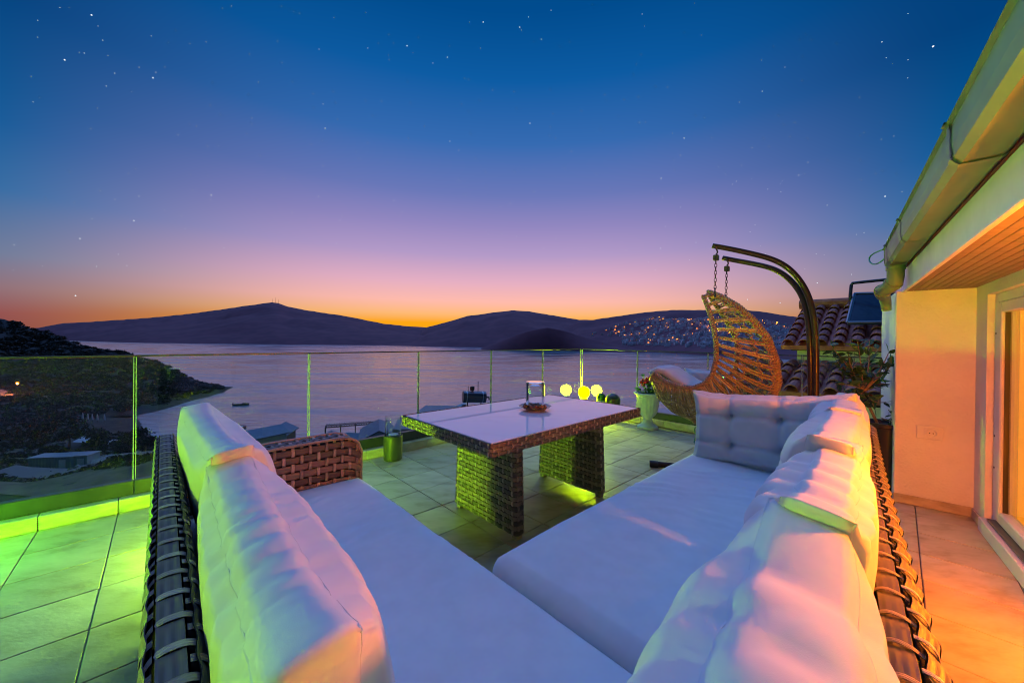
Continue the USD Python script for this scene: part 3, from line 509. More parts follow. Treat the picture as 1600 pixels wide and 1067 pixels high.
def railing(name, pts, label, A):
    """panels between the stations pts along a (A True) or b"""
    t = thing(name, AB(*( (pts[0], 3.72) if A else (5.17, pts[0])), 0), label, 'railing', None)
    bx = (lambda u0,u1,d0,d1,z0,z1,bev=0: abox(u0,u1,3.72+d0,3.72+d1,z0,z1,bev)) if A else (lambda u0,u1,d0,d1,z0,z1,bev=0: abox(5.17+d0,5.17+d1,u0,u1,z0,z1,bev))
    for q0, q1 in zip(pts[:-1], pts[1:]):
        lo, hi = min(q0,q1), max(q0,q1)
        obj('base_channel', bx(lo+.0015, hi-.0015, -.028, .028, .09, .188, .003), MT['channel'], t)
        gp = obj('glass_panel', bx(lo+.009, hi-.009, -.006, .006, .186, GT), MT['glass'], t)
        for q in (lo+.0060, hi-.0060): obj('polished_edge', bx(q-.0020, q+.0020, -.0065, .0065, .19, GT), MT['edge'], gp)
        obj('cap_rail', bx(lo+.002, hi-.002, -.010, .010, GT+.001, GT+.013, .002), MT['rail'], t)
    return t
railing('glass_railing', [-3.55,-2.41,-1.27,-.138,.975,2.09,3.16,4.18,5.155], 'long glass balustrade with thin dark cap rail facing the bay', True)
railing('glass_railing', [3.705,2.70,1.72,.74,-.25], 'short glass balustrade on the right side behind the hanging chair', False)
# ---- house
HP = np.array([2.94, 2.82, 0]); HA = math.radians(41.3); HWv = np.array([math.sin(HA), math.cos(HA), 0]); HN = np.array([-math.cos(HA), math.sin(HA), 0]); HB = np.array([HWv, HN, Z3])
def H(s, n, z): return HP + HWv*s + HN*n + Z3*z
def hbox(s0, s1, n0, n1, z0, z1, bev=0.0): return obox(H((s0+s1)/2, (n0+n1)/2, (z0+z1)/2), s1-s0, n1-n0, z1-z0, HB, bev)
hs = thing('house', H(-1, -1, 0), 'white rendered house with gutter, boarded eave and orange lit glass door', 'house')
wl = obj('wall', cat([hbox(0, 1.15, -3.8, 0, -.3, 1.606, .004), hbox(-.244, -.0005, -.60, -.389, -.3, 1.606), hbox(-6.4, -2.42, -.60, -.389, -.02, 1.606), hbox(-2.42, -.245, -.58, -.389, 1.528, 1.606), hbox(-6.4, -.01, -3.8, -3.7, -.3, 1.606), hbox(-6.5, -6.4, -3.8, -.389, -.3, 1.606)]), MT['wall'], hs)
obj('skirting', cat([hbox(-.012, -.0005, -.385, .004, .001, .068, .002), hbox(-.24, -.013, -.388, -.377, .001, .068, .002)]), MT['kerb'], hs)
obj('sill_step', hbox(-2.6, -.245, -.60, -.362, .001, .085, .004), MT['white'], hs)
sf = obj('soffit', hbox(-6.4, -.0, -.60, -.052, 1.607, 1.625), MT['soffit'], hs)
for k in range(9): obj('soffit_board', hbox(-6.4, -.002, -.388+k*.0375, -.388+k*.0375+.0345, 1.599, 1.6068, .0015), MT['soffit'], sf)
obj('fascia', hbox(-6.4, .012, -.051, -.030, 1.594, 1.752, .003), MT['white'], hs)
obj('roof', cat([trimesh.convex.convex_hull(np.array([H(s, n, z) for s in (-6.45, 1.2) for n, z in ((-.03,1.76),(-3.9,2.6),(-3.9,2.66),(-.03,1.83))]))]), MT['rooftile'], hs)
def gutter_prof(n0=-.026, n1=.085, z0=1.755, z1=1.89, th=.006):
    return [(n0, z1), (n0, z0+.01), (n0+.012, z0), (n1-.022, z0), (n1-.004, z0+.02), (n1, z0+.06), (n1, z1-.012), (n1+.012, z1-.006), (n1+.010, z1), (n1-.006, z1-.002), (n1-.008, z0+.03), (n0+.012, z0+.012), (n0+.006, z1)]
def extr(prof, s0, s1):
    n = len(prof); P = np.array([[H(s, *q) for q in prof] for s in (s0, s1)]); m = grid(P, closed=True); c = P.mean(1)
    return m
gt = obj('gutter', extr(gutter_prof(), -6.4, -.26), MT['gutter'], hs)
for s in (-2.30, -1.13, -.42):
    pr = [(n*1.0+(.006 if n > .05 else 0), z-(.005 if z < 1.78 else 0)) for n, z in gutter_prof()]
    obj('joint_clip', extr(pr, s-.016, s+.016), MT['gutter'], gt)
cap_p = np.array([H(-.262, n, z) for n, z in [(-.026,1.89),(-.026,1.765),(-.014,1.753),(.063,1.753),(.083,1.775),(.087,1.815),(.087,1.885)]])
obj('end_cap', trimesh.convex.convex_hull(np.vstack([cap_p, cap_p+HWv*.03, (cap_p+HWv*.075-H(-.2,.03,1.82))*.8+H(-.2,.03,1.82)])), MT['gutter'], gt, smooth=30)
pc = [H(-.29,.030,1.758), H(-.29,.030,1.68), H(-.285,.034,1.645), H(-.25,.055,1.615), H(-.18,.085,1.598), H(-.08,.085,1.585), H(0.02,.062,1.565), H(.08,.05,1.52), H(.10,.045,1.47)]
dp = obj('downpipe', tube(pc, [.046,.046,.047,.046,.045,.042,.036,.032,.030], 14), MT['gutter'], hs, smooth=40)
for q, r in ((0,.052),(2,.052),(4,.050)):
    d = pc[q+1]-pc[q]; d /= np.linalg.norm(d); obj('pipe_collar', tube([pc[q]+d*.004, pc[q]+d*.030], r, 14), MT['gutter'], dp, smooth=40)
# socket on the pier
sk = obj('wall_socket', hbox(-.0105, -.0008, -.245, -.112, .505, .603, .004), MT['white'], hs)
obj('socket_insert', hbox(-.0145, -.0107, -.222, -.150, .518, .588, .003), MT['white'], sk)
ring = lathe([(.030,0),(.030,.006),(.026,.006),(.022,.002),(0,.002)], n=20); RB = np.array([HN, Z3, -HWv]); obj('socket_ring', place(ring, H(-.0147,-.186,.553), RB), MT['white'], sk)
obj('socket_hole', cat([place(lathe([(.0035,.0),(.0035,.004),(0,.004)], n=8), H(-.0167,-.186+d,.553), RB) for d in (-.009,.009)]), MT['dark'], sk)
# sliding door
dr = obj('door_frame', cat([hbox(-.306, -.246, -.50, -.42, .088, 1.526, .004), hbox(-2.42, -.308, -.50, -.42, 1.47, 1.526, .004)]), MT['white'], hs)
obj('door_track', hbox(-2.42, -.308, -.47, -.385, .088, .103, .003), MT['track'], dr)
sash = obj('door', cat([hbox(-.385, -.309, -.475, -.415, .106, 1.468, .006), hbox(-2.42, -.387, -.475, -.415, .106, .176, .006), hbox(-2.42, -.387, -.475, -.415, 1.404, 1.468, .006), hbox(-1.55, -1.45, -.485, -.425, .178, 1.402, .006)]), MT['white'], hs)
obj('gasket', hbox(-.392, -.387, -.455, -.430, .178, 1.402), MT['dark'], sash)
for s0, s1 in ((-1.449, -.394), (-2.42, -1.551)): obj('glass_pane', hbox(s0, s1, -.446, -.440, .178, 1.402), MT['glass'], sash)
for z in (.42, .62, 1.27): obj('screw_cap', hbox(-.28, -.272, -.4195, -.416, z, z+.010), MT['dark'], dr)
# curtain inside; its own emission stands in for room light behind it
sv = np.linspace(-2.40, -.25, 150); zz = np.linspace(.09, 1.50, 6)
Pc = np.array([[H(s, -.520+.010*math.sin(s*60)+.006*math.sin(s*27+1), z) for s in sv] for z in zz])
obj('curtain', slab(Pc, .004, HN), MT['glow'], label='self-glowing orange curtain drawn behind the sliding glass door', cat='curtain')
# hose/cable
cb = [H(-.10,.10,1.86), H(.18,.16,1.93), H(.30,.19,1.86), H(.12,.12,1.76), H(-.05,.09,1.72), H(-.02,.10,1.60)]
def smoothp(p, n=40):
    p = np.asarray(p, float); t = np.linspace(0, 1, len(p)); from_ = np.linspace(0, 1, n)
    from scipy.interpolate import CubicSpline
    return CubicSpline(t, p)(from_)
hp = [atd(1404,468,3.0), atd(1401,500,3.02), atd(1396,540,3.04), atd(1385,580,3.06), atd(1365,600,3.08)]
obj('garden_hose', cat([tube(smoothp([atd(1381,405,2.95), atd(1362,412,3.25), atd(1359,402,3.35), atd(1372,393,3.2), atd(1390,386,2.95)], 30), .006, 7), tube(smoothp(hp, 30), .009, 8)]), MT['hose'], smooth=True, label='thin green hose looped at the gutter and hanging into the shrub', cat='hose')
# amber wall lamp on the house and the two lime globes
q = H(-2.75, -.335, 1.08); wlmp = thing('wall_lamp', q, 'amber globe lamp at chest height on the house wall', 'lamp')
obj('globe', trimesh.creation.icosphere(3, .055).apply_translation(q), MT['amber'], wlmp, smooth=True); obj('bracket', rod(H(-2.75,-.388,1.08), H(-2.75,-.375,1.08), .04, 12), MT['dark'], wlmp)
q = H(-1.72, -.335, .42); wlmp = thing('wall_lamp', q, 'added low amber globe on the house wall brightening the floor', 'lamp')  # unseen amber globe added to boost light on the house floor
obj('globe', trimesh.creation.icosphere(3, .05).apply_translation(q), MT['step'], wlmp, smooth=True); obj('bracket', rod(H(-1.72,-.385,.42), H(-1.72,-.372,.42), .035, 12), MT['dark'], wlmp)
q = AB(-1.02, 3.28, .26); gl = thing('globe_lamp', q*[1,1,0], 'green globe lamp on a short post beside the left glass railing', 'lamp')
obj('globe', trimesh.creation.icosphere(3, .10).apply_translation(q), MT['green'], gl, smooth=True); obj('post', tube([q*[1,1,0], q-[0,0,.1]], .03, 10), MT['dark'], gl)
q = AB(-3.2, 1.6, .58); gl = thing('bowl_lamp', q*[1,1,0], 'lime lamp over an added dark dish screening the floor at the left end of the terrace', 'lamp')
obj('globe', trimesh.creation.icosphere(3, .05).apply_translation(q), MT['far'], gl, smooth=True); obj('post', tube([q*[1,1,0], q-[0,0,.20]], .03, 10), MT['dark'], gl)
obj('bowl', lathe([(.0,-.20),(.10,-.19),(.22,-.12),(.295,-.002),(.30,0),(.285,-.004),(.21,-.11),(.09,-.17),(0,-.18)], q, 32), MT['dark'], gl, smooth=40)  # opaque dish added to keep the lime light off the floor
q = AB(4.985, 3.53, .365); gl = thing('globe_lamp', q*[1,1,0], 'glowing yellow green globe lamp in the far glass corner', 'lamp')
obj('globe', trimesh.creation.icosphere(3, .095).apply_translation(q), MT['lime'], gl, smooth=True); obj('post', lathe([(.09,0),(.09,.02),(.035,.04),(.03,.23),(.06,.267),(0,.267)], q*[1,1,0], 16), MT['dark'], gl)
q = AB(.35, 2.75, .115); gl = thing('globe_lamp', q*[1,1,0], 'low lime globe lamp on the floor behind the sofa armrest', 'lamp')
obj('globe', trimesh.creation.icosphere(3, .047).apply_translation(q), MT['lowlamp'], gl, smooth=True); obj('foot', lathe([(.05,0),(.05,.02),(.03,.072),(0,.072)], q*[1,1,0], 16), MT['dark'], gl)
# pots along the right side
q = at(944,640,0); q = AB(4.93, 3.17); cp = thing('cactus_pot', q, 'small round cactus in a pale green cylinder pot', 'potted plant')
obj('pot', lathe([(0,0),(.075,0),(.078,.29),(.068,.29),(.066,.27),(0,.27)], q, 20), MT['pot'], cp, smooth=40)
cz = lathe([(.0,.27),(.05,.28),(.066,.325),(.055,.37),(.02,.395),(0,.397)], q, 36, flute=[0,.05,.08,.07,.04,0]); obj('cactus', cz, MT['leaf'], cp, smooth=True)
q = AB(4.93, 2.97); gb = thing('glass_globe', q, 'dark green glass ball lantern beside the cactus pot', 'lantern')
obj('globe', trimesh.creation.icosphere(3, .115).apply_translation(q+[0,0,.30]), MT['lantern'], gb, smooth=True); obj('base', lathe([(.07,0),(.07,.12),(.05,.19),(0,.19)], q, 18), MT['dark'], gb)
# urn with geranium
q = AB(4.90, 2.40); ur = thing('flower_urn', q, 'white fluted pedestal urn with red geranium', 'planter')
pf = [(0,0),(.135,0),(.135,.03),(.10,.05),(.065,.085),(.055,.13),(.075,.16),(.10,.19),(.125,.25),(.137,.33),(.145,.42),(.150,.455),(.185,.47),(.19,.49),(.165,.495),(.145,.47),(0,.465)]
obj('urn', lathe(pf, q, 72, flute=[0,0,0,0,0,0,0,.05,.06,.06,.05,0,0,0,0,0,0]), MT['pot'], ur, smooth=35)
obj('soil', lathe([(.146,.472),(0,.478)], q, 20), MT['soil'], ur)
r = np.random.default_rng(3)
def leafdisc(c, n, s):
    a = np.cross(n, [.3,.2,1]); a /= np.linalg.norm(a); b = np.cross(n, a); ang = np.arange(7)*2*np.pi/7
    v = np.vstack([c, c+s*(np.cos(ang)[:,None]*a+np.sin(ang)[:,None]*b)*(1+.15*np.cos(ang*3))[:,None]-n*s*.25]); return trimesh.Trimesh(v, [[0,k+1,(k+1)%7+1] for k in range(7)], process=False)
stems = []
for k in range(58):
    d = r.normal(size=3)*[.085,.085,.06]; c = q+[d[0]+.02, d[1], .59+d[2]]; n = r.normal(size=3)*.5+[0,0,1]; n /= np.linalg.norm(n)
    obj('leaf', leafdisc(c, n, r.uniform(.026,.042)), MT['gleaf'], ur)
    if k % 4 == 0: stems.append(tube([q+[d[0]*.3,d[1]*.3,.47], c], .004, 5))
obj('stem', cat(stems), MT['gleaf'], ur)
fcs = [q+[-.03,-.05,.665], q+[.03,-.03,.70], q+[-.045,.03,.63]]
for c in fcs: obj('flower_head', cat([leafdisc(c+r.normal(size=3)*.022, (lambda n: n/np.linalg.norm(n))(r.normal(size=3)), .018) for _ in range(22)]), MT['petal'], ur)
# floor lantern
q = at(614, 717, 0); ln = thing('candle_lantern', q, 'olive candle holder with clear glass cylinder on the floor left of the table', 'candle lantern')
obj('base', lathe([(0,0),(.085,0),(.090,.008),(.092,.235),(.086,.245),(.080,.235),(0,.228)], q, 32), MT['lantern'], ln, smooth=30); obj('candle', lathe([(0,.229),(.05,.229),(.05,.25),(0,.252)], q, 20), MT['wax'], ln)
obj('glass_cylinder', lathe([(.078,.232),(.078,.43),(.0745,.43),(.0745,.232)], q, 32), MT['clear'], ln, smooth=40)
# ================================================================== TABLE
TA0, TA1, TB0, TB1, TH = 1.255, 2.88, 1.468, 2.468, .65
tb = thing('rattan_table', AB((TA0+TA1)/2, (TB0+TB1)/2), 'rectangular rattan dining table with glossy white top', 'table')
obj('tabletop', abox(TA0+.02, TA1-.02, TB0+.02, TB1-.02, TH-.012, TH, .003), MT['marble'], tb)
rim = obj('rim', cat([abox(TA0+.012, TA1-.012, TB0+.012, TB1-.012, TH-.064, TH-.0125)]), MT['core'], tb)
def loop_surface(a0, a1, b0, b1, rad, z0, z1, taper=0.0):
    """closed rounded rectangle, s in [0, 1), t in [0, 1] from bottom to top; returns f and perimeter"""
    w, d = a1-a0-2*rad, b1-b0-2*rad; seg = [w, math.pi/2*rad, d, math.pi/2*rad]*2; per = sum(seg); cum = np.cumsum([0]+seg)
    def f(s, t):
        s = (np.asarray(s, float) % 1)*per; out = np.zeros(s.shape+(2,))
        cs = [(a0+rad, b0), (a1-rad, b0+rad), (a1, b0+rad), (a1-rad, b1-rad), (a1-rad, b1), (a0+rad, b1-rad), (a0, b1-rad), (a0+rad, b0+rad)]
        for k in range(8):
            m = (s >= cum[k]) & (s <= cum[k+1]); x = s[m]-cum[k]
            if k % 2 == 0: dv = [(1,0),(0,1),(-1,0),(0,-1)][k//2]; out[m] = np.array(cs[k]) + x[:,None]*np.array(dv)
            else: th = x/rad + [-math.pi/2, 0, math.pi/2, math.pi][k//2]; out[m] = np.array(cs[k]) + rad*np.stack([np.cos(th), np.sin(th)], -1)
        c = np.array([(a0+a1)/2, (b0+b1)/2]); t = np.asarray(t, float)
        k = 1-taper*t; y = c[1]+(out[...,1]-c[1])*k
        return AB(out[...,0], y, z0+(z1-z0)*t)
    return f, per
f, per = loop_surface(TA0, TA1, TB0, TB1, .018, TH-.066, TH-.004)
n = 2*int(per/.034/2); weave(rim, f, np.arange(n)/n, [.12,.5,.88], .0235, .016, .0032, MT['strand'], MT['strap'], closed=True, sub=4, th=.003)
def leg_panel(a0, a1, b0, b1):
    lp = obj('leg_panel', trimesh.convex.convex_hull(np.vstack([AB(a, (b0+b1)/2+(b-(b0+b1)/2)*k, z) for a in (a0+.006, a1-.006) for b in (b0+.006, b1-.006) for k, z in ((1,.035),(.93,TH-.066))])), MT['core'], tb)
    f, per = loop_surface(a0, a1, b0, b1, .022, .03, TH-.068, .07)
    n = 2*int(per/.0385/2); zt = (np.arange(19)+.5)/19
    weave(lp, f, np.arange(n)/n, zt, .0285, .017, .0036, MT['strand'], MT['strap'], closed=True, sub=4, th=.0035)
    for b in (b0+.03, b1-.03): obj('foot', abox(a0+.012, a1-.012, b-.022, b+.022, 0, .034, .004), MT['strap'], tb)
leg_panel(1.53, 1.605, 1.556, 2.19); leg_panel(2.42, 2.495, 1.556, 2.19)
obj('rail', abox(1.62, 2.41, 1.84, 1.90, TH-.115, TH-.066, .004), MT['brown'], tb); obj('apron', cat([abox(1.35,2.75,TB0+.10,TB0+.135,TH-.10,TH-.0665,.003), abox(1.35,2.75,TB1-.135,TB1-.10,TH-.10,TH-.0665,.003)]), MT['brown'], tb)
# plate, pods, glass vase
q = at(836, 640, TH); 
pl = thing('plate', q, 'scalloped pewter plate holding dried pods on the white tabletop', 'plate')
a = np.linspace(0, 2*np.pi, 60, endpoint=False); prof = [(.0,.004),(.06,.004),(.085,.010),(.105,.024),(.125,.030),(.127,.034),(.104,.028),(.082,.014),(.055,.008),(0,.008)]
pv = np.array([[[r_*(1+.035*np.cos(a_*10)*(r_/.127)**3)*math.cos(a_), r_*(1+.035*np.cos(a_*10)*(r_/.127)**3)*math.sin(a_), z_] for a_ in a] for r_, z_ in prof]) + q
obj('dish', grid(pv, closed=True), MT['plate'], pl, smooth=True); obj('foot_ring', lathe([(.055,0),(.06,0),(.06,.005),(.055,.005)], q, 30), MT['plate'], pl)
r = np.random.default_rng(4); pods = []
for k in range(70):
    rr = .088*math.sqrt(r.uniform()); an = r.uniform(0, 6.283); m = trimesh.creation.icosphere(1, r.uniform(.009,.015)); m.vertices *= r.uniform(.6,1.25,(1,3)); m.vertices += r.normal(size=m.vertices.shape)*.0012; m.apply_translation(q+[rr*math.cos(an), rr*math.sin(an), .018+r.uniform(0,.016)+.01*(1-rr/.088)]); pods.append(m)
obj('dried_pods', cat(pods), MT['nut'], kind='stuff', label='brown dried pods heaped on the plate', cat='dried pods')
vs = thing('glass_vase', q, 'clear glass cylinder with thick clear base turned up, standing on the plate', 'vase')
obj('glass', lathe([(0,.198),(.0,.2225),(.072,.2225),(.075,.219),(.075,.044),(.0715,.044),(.0715,.196),(.066,.199),(0,.199)], q, 40), MT['clear'], vs, smooth=35)
# ================================================================== SOFAS
def back_profile(x0, x1, z0, z1, rad, out):
    """path over a backrest: inner face up, over the rounded top, outer face down; returns g(t) -> (x, z), length"""
    pts = [(x1, z0)]; w = x1-x0
    pts += [(x1, z1-rad)] + [(x1-rad+rad*math.cos(k), z1-rad+rad*math.sin(k)) for k in np.linspace(0, math.pi/2, 6)[1:]]
    pts += [(x0+rad+rad*math.cos(k), z1-rad+rad*math.sin(k)) for k in np.linspace(math.pi/2, math.pi, 6)] + [(x0, out)]
    p = np.array(pts); L = np.concatenate([[0], np.cumsum(np.linalg.norm(np.diff(p, axis=0), axis=1))])
    return (lambda t: np.stack([np.interp(t, L, p[:,0]), np.interp(t, L, p[:,1])], -1)), L[-1]
hb = .725
sl = thing('rattan_sofa', AB(.4, 1.2), 'left rattan sofa bench with curved armrest at its far end', 'sofa')
obj('seat_base', abox(.06, .83, -.1, 2.20, .06, .30, .01), MT['core'], sl)
for a, b in ((.1,2.2),(.78,2.2),(.78,.1)): obj('foot', abox(a-.03, a+.03, b-.03, b+.03, 0, .065, .004), MT['dark'], sl)
bk = obj('backrest', trimesh.convex.convex_hull(np.vstack([AB(x, b, z) for x, z in ((-.012,.06),(.044,.06),(-.012,hb-.03),(.044,hb-.03),(.004,hb-.007),(.03,hb-.007)) for b in (-.06, 2.42)])), MT['core'], sl)
g, L = back_profile(-.021, .054, .36, hb, .028, .06)
def fl_(s, t): xz = g(t); return AB(xz[...,0], s, xz[...,1])
nt = int(L/.041); weave(bk, fl_, np.arange(0,60)*.0405+.03, (np.arange(nt)+.5)*L/nt, L/nt*.99, .021, .0019, MT['strand'], MT['strap'], sub=4, th=.0028)
# armrest: a rounded panel across the far end
ab0, ab1, aa0, aa1, az = 2.19, 2.33, .03, .862, .628
am = obj('armrest', cat([abox(aa0, aa1-.05, ab0+.008, ab1-.008, .06, az-.02), abox(aa0, aa1-.014, ab0+.008, ab1-.008, .06, az-.10)]), MT['core'], sl)
def top(s): e = np.clip((s-(aa1-.13))/.13, 0, 1); return az - .10*(1-np.sqrt(np.clip(1-e**2.2, 0, 1))) - .02*np.clip((.45-s)/.45,0,1)
g2, L2 = back_profile(ab0-.0, ab1, .08, az, .03, .30)
def fa(s, t):
    xz = g2(t); s = np.asarray(s, float); z = xz[...,1]; k = (top(s)-.08)/(az-.08); return AB(s, ab1+ab0-xz[...,0], .08+(z-.08)*k)
nt = int(L2/.040); weave(am, fa, np.arange(0,20)*.0415+.045, (np.arange(nt)+.5)*L2/nt, .0375, .0165, .0042, MT['strand'], MT['strap'], sub=4, th=.004)
sz = np.linspace(.09, 1, 20); edge = [AB(aa1-.002 if z < az-.11 else None or aa1, ab0+.004, z) for z in np.linspace(.08, az-.10, 12)] + [AB(s, ab0+.0, float(top(s))+.002) for s in np.linspace(aa1, .08, 40)]
for o in (0, ab1-ab0): obj('edge_binding', tube(np.array(edge)+V3*o, .0085, 8), MT['strap'], am, smooth=True)
obj('armrest_end', slab(np.array([[AB(aa1-.004, b, z) for b in np.linspace(ab0+.004, ab1-.004, 4)] for z in np.linspace(.08, az-.10, 6)]), .006, U3), MT['strap'], am)
# right sofa
sr = thing('rattan_sofa', AB(1.9, .5), 'right rattan sofa bench with its backrest towards the house', 'sofa')
obj('seat_base', abox(.90, 3.0, .12, .96, .06, .30, .01), MT['core'], sr)
for a, b in ((.95,.9),(2.9,.9),(2.9,.25)): obj('foot', abox(a-.03, a+.03, b-.03, b+.03, 0, .065, .004), MT['dark'], sr)
RB_ = lambda a: -.062+.070*(np.asarray(a, float)-.8)+.014*np.sin(np.pi*np.clip((np.asarray(a, float)-.3)/2.7,0,1))
def rbx(a, b, z): a = np.asarray(a, float); return AB(a, RB_(a)+b, z)
bk = obj('backrest', cat([trimesh.convex.convex_hull(np.vstack([rbx(a, x, z) for x, z in ((.012,.06),(.062,.06),(.012,hb-.03),(.062,hb-.03),(.024,hb-.008),(.05,hb-.008)) for a in (a0, a0+.33)])) for a0 in np.arange(.05, 3.0, .329)]), MT['core'], sr)
g3, L3 = back_profile(.0, .076, .34, hb, .03, .06)
def fr_(s, t): xz = g3(t); return rbx(s, xz[...,0], xz[...,1])
nt = int(L3/.041); weave(bk, lambda s, t: fr_(s, L3-t), np.arange(0,72)*.0415+.06, (np.arange(nt)+.5)*L3/nt, .0385, .0125, .0042, MT['strand'], MT['strap'], sub=4, th=.0028)
obj('armrest', abox(2.84, 2.93, .26, .97, .06, .60, .03), MT['strand'], sr)
# ---- seat cushions
def seat(name, a0, a1, b0, b1, z0, z1, label, seed, folds):
    m = rbox_grid(a1-a0, b1-b0, z1-z0, .017); q = np.asarray(m.vertices); h = np.array([a1-a0, b1-b0, z1-z0])/2; r = .024
    p = q*h; inner = np.clip(p, -(h-r), h-r); d = p-inner; ln = np.linalg.norm(d, axis=1, keepdims=True); p = np.where(ln > 1e-9, inner+d/np.maximum(ln,1e-9)*np.minimum(ln,r), p)
    x, y, z = q.T; top = z > .9
    p[:,2] += np.where(z > 0, .014*np.sqrt(np.clip((1-x**6)*(1-y**6),0,1)), 0)
    A, Bc = p[:,0]+(a0+a1)/2, p[:,1]+(b0+b1)/2; dz = np.zeros(len(p))
    for (ca, cb, ang, ln_, wd, amp_, n_) in folds:
        c, s = math.cos(ang), math.sin(ang); uu = (A-ca)*c+(Bc-cb)*s; vv = -(A-ca)*s+(Bc-cb)*c + .25*uu*uu
        w = meshkit.fbm(np.stack([A*4,Bc*4,A*0],1)+seed+n_, 2, seed); m_ = meshkit.noise(np.stack([vv*9,uu*4,A*0],1)+n_, seed)
        dz += amp_*np.exp(-np.abs(uu/ln_)**3-(vv/wd)**2)*(1-np.abs(np.sin(vv*n_+w*7+uu*1.5))**.8)*np.clip(m_*1.6-.2,0,1)
    dz += (meshkit.fbm(np.stack([A*2.5,Bc*2.5,A*0],1)+seed,3,seed)-.5)*.014 + (meshkit.fbm(np.stack([A*9,Bc*9,A*0],1)+seed,2,seed)-.5)*.003
    p[:,2] += dz*(z>.2)
    side = (np.abs(z)<.95); p[:,:2] *= (1+ (.012*(1-z**2)/np.maximum(h[:2].min(),.1)*side))[:,None]
    W = AB(A, Bc, (z0+z1)/2+p[:,2]); W = AB((a0+a1)/2+p[:,0], (b0+b1)/2+p[:,1], (z0+z1)/2+p[:,2])
    t = thing(name, AB((a0+a1)/2, (b0+b1)/2, z0), label, 'seat cushion')
    obj('cover', trimesh.Trimesh(W, m.faces, process=False), MT['fabric'], t, smooth=True)
    lp = []
    for zc in (z0+.018,): lp = [AB(a, b, zc) for a, b in [(a0-.001,b0+.03),(a0-.001,b1-.03),(a0+.03,b1+.001),(a1-.03,b1+.001),(a1+.001,b1-.03),(a1+.001,b0+.03),(a1-.03,b0-.001),(a0+.03,b0-.001)]]
    obj('piping', tube(lp, .004, 6, closed=True), MT['seam'], t)
seat('seat_cushion', .075, .845, .02, 2.175, .302, .392, 'long pale seat cushion on the left sofa bench, without buttons', 2, [(.62,1.50,.0,.34,.22,.013,46),(.5,1.85,.12,.36,.16,.008,50),(.66,1.0,-.1,.26,.3,.007,36)])
seat('seat_cushion', .875, 2.82, .10, .985, .302, .432, 'pale seat cushion on the right sofa bench in front of the tufted pillow', 5, [(1.95,.66,-1.0,.42,.22,.015,40),(1.62,.6,-1.15,.38,.16,.011,46),(2.35,.6,-1.1,.36,.18,.010,44),(1.2,.7,-.9,.3,.2,.007,38)])
# ---- back cushions
def back_cushion(c, ex, ey, L, H, T, seed, label, tuft=None, **kw):
    B = basis(ex, ey); m, seams = cushion(L, H, T, seed, tuft=tuft, **kw); t = thing('back_cushion' if tuft is None or kw.get('pil') is None else 'pillow', np.asarray(c), label, 'cushion')
    cv = obj('cover', place(m, c, B), MT['fabric'], t, smooth=True)
    for s in seams: obj('piping', tube(s @ B + c, .0019, 5, closed=True), MT['seam'], t)
    return t, B
lean = .16
# left row: length along v, front faces +u (thickness axis)
def left_c(b0, b1, seed, label, zc=.665, H=.47, a=.165, yaw=0.0, **kw):
    ey = np.array([0,0,1.0])*math.cos(lean) - U3*math.sin(lean)
    vd = V3*math.cos(yaw)+U3*math.sin(yaw)
    return back_cushion(AB(a, (b0+b1)/2, zc), vd, ey, b1-b0-.02, H, .115, seed, label, bulge=.070, r=.026, crown=.018, gusset=.018, pinch=.09, fold=.011, dens=9, **kw)   # x=v, y=up, z = v x up = +u
left_c(1.26, 2.11, 3, 'back cushion at the far end of the left sofa, by the armrest', zc=.640, H=.43, yaw=-.035)
left_c(.44, 1.235, 7, 'large wrinkled back cushion at the near end of the left sofa', zc=.618, H=.425, yaw=.02)
def right_c(a0, a1, seed, label, zc=.645, H=.455, off=.15, T=.13, fold=.014, dens=7, tl=.14, tuft=None, yaw=0.0, **kw):
    d = rbx(a1, 0, 0)-rbx(a0, 0, 0); d /= np.linalg.norm(d); d = d*math.cos(yaw)+np.cross(Z3, d)*math.sin(yaw); nv = np.cross(Z3, d)      # towards +b
    ey = Z3*math.cos(tl) - nv*math.sin(tl)
    return back_cushion(rbx((a0+a1)/2, off, zc), -d, ey, a1-a0-.012, H, T, seed, label, bulge=.070, r=.026, crown=.018, gusset=.018, pinch=.09, dens=dens, tuft=tuft, fold=fold, **kw)
right_c(.02, .80, 21, 'largest nearest back cushion of the right sofa, blue shaded top with orange side', zc=.640, off=.185, T=.15, H=.445, yaw=.03, fold=.014, dens=3.2)
TF = ([-.4,.4],[-.1,.5])
right_c(.845, 1.425, 13, 'second nearest back cushion of the right sofa, its squared end facing the camera', tuft=TF, zc=.650, yaw=-.05, off=.168)
right_c(1.415, 2.115, 17, 'third back cushion of the right sofa, wrinkled top lit orange', tuft=TF, zc=.658, yaw=-.045, off=.168, tl=.17)
right_c(2.11, 2.74, 19, 'farthest back cushion of the right sofa, beside the tufted pillow', zc=.655, tuft=TF)
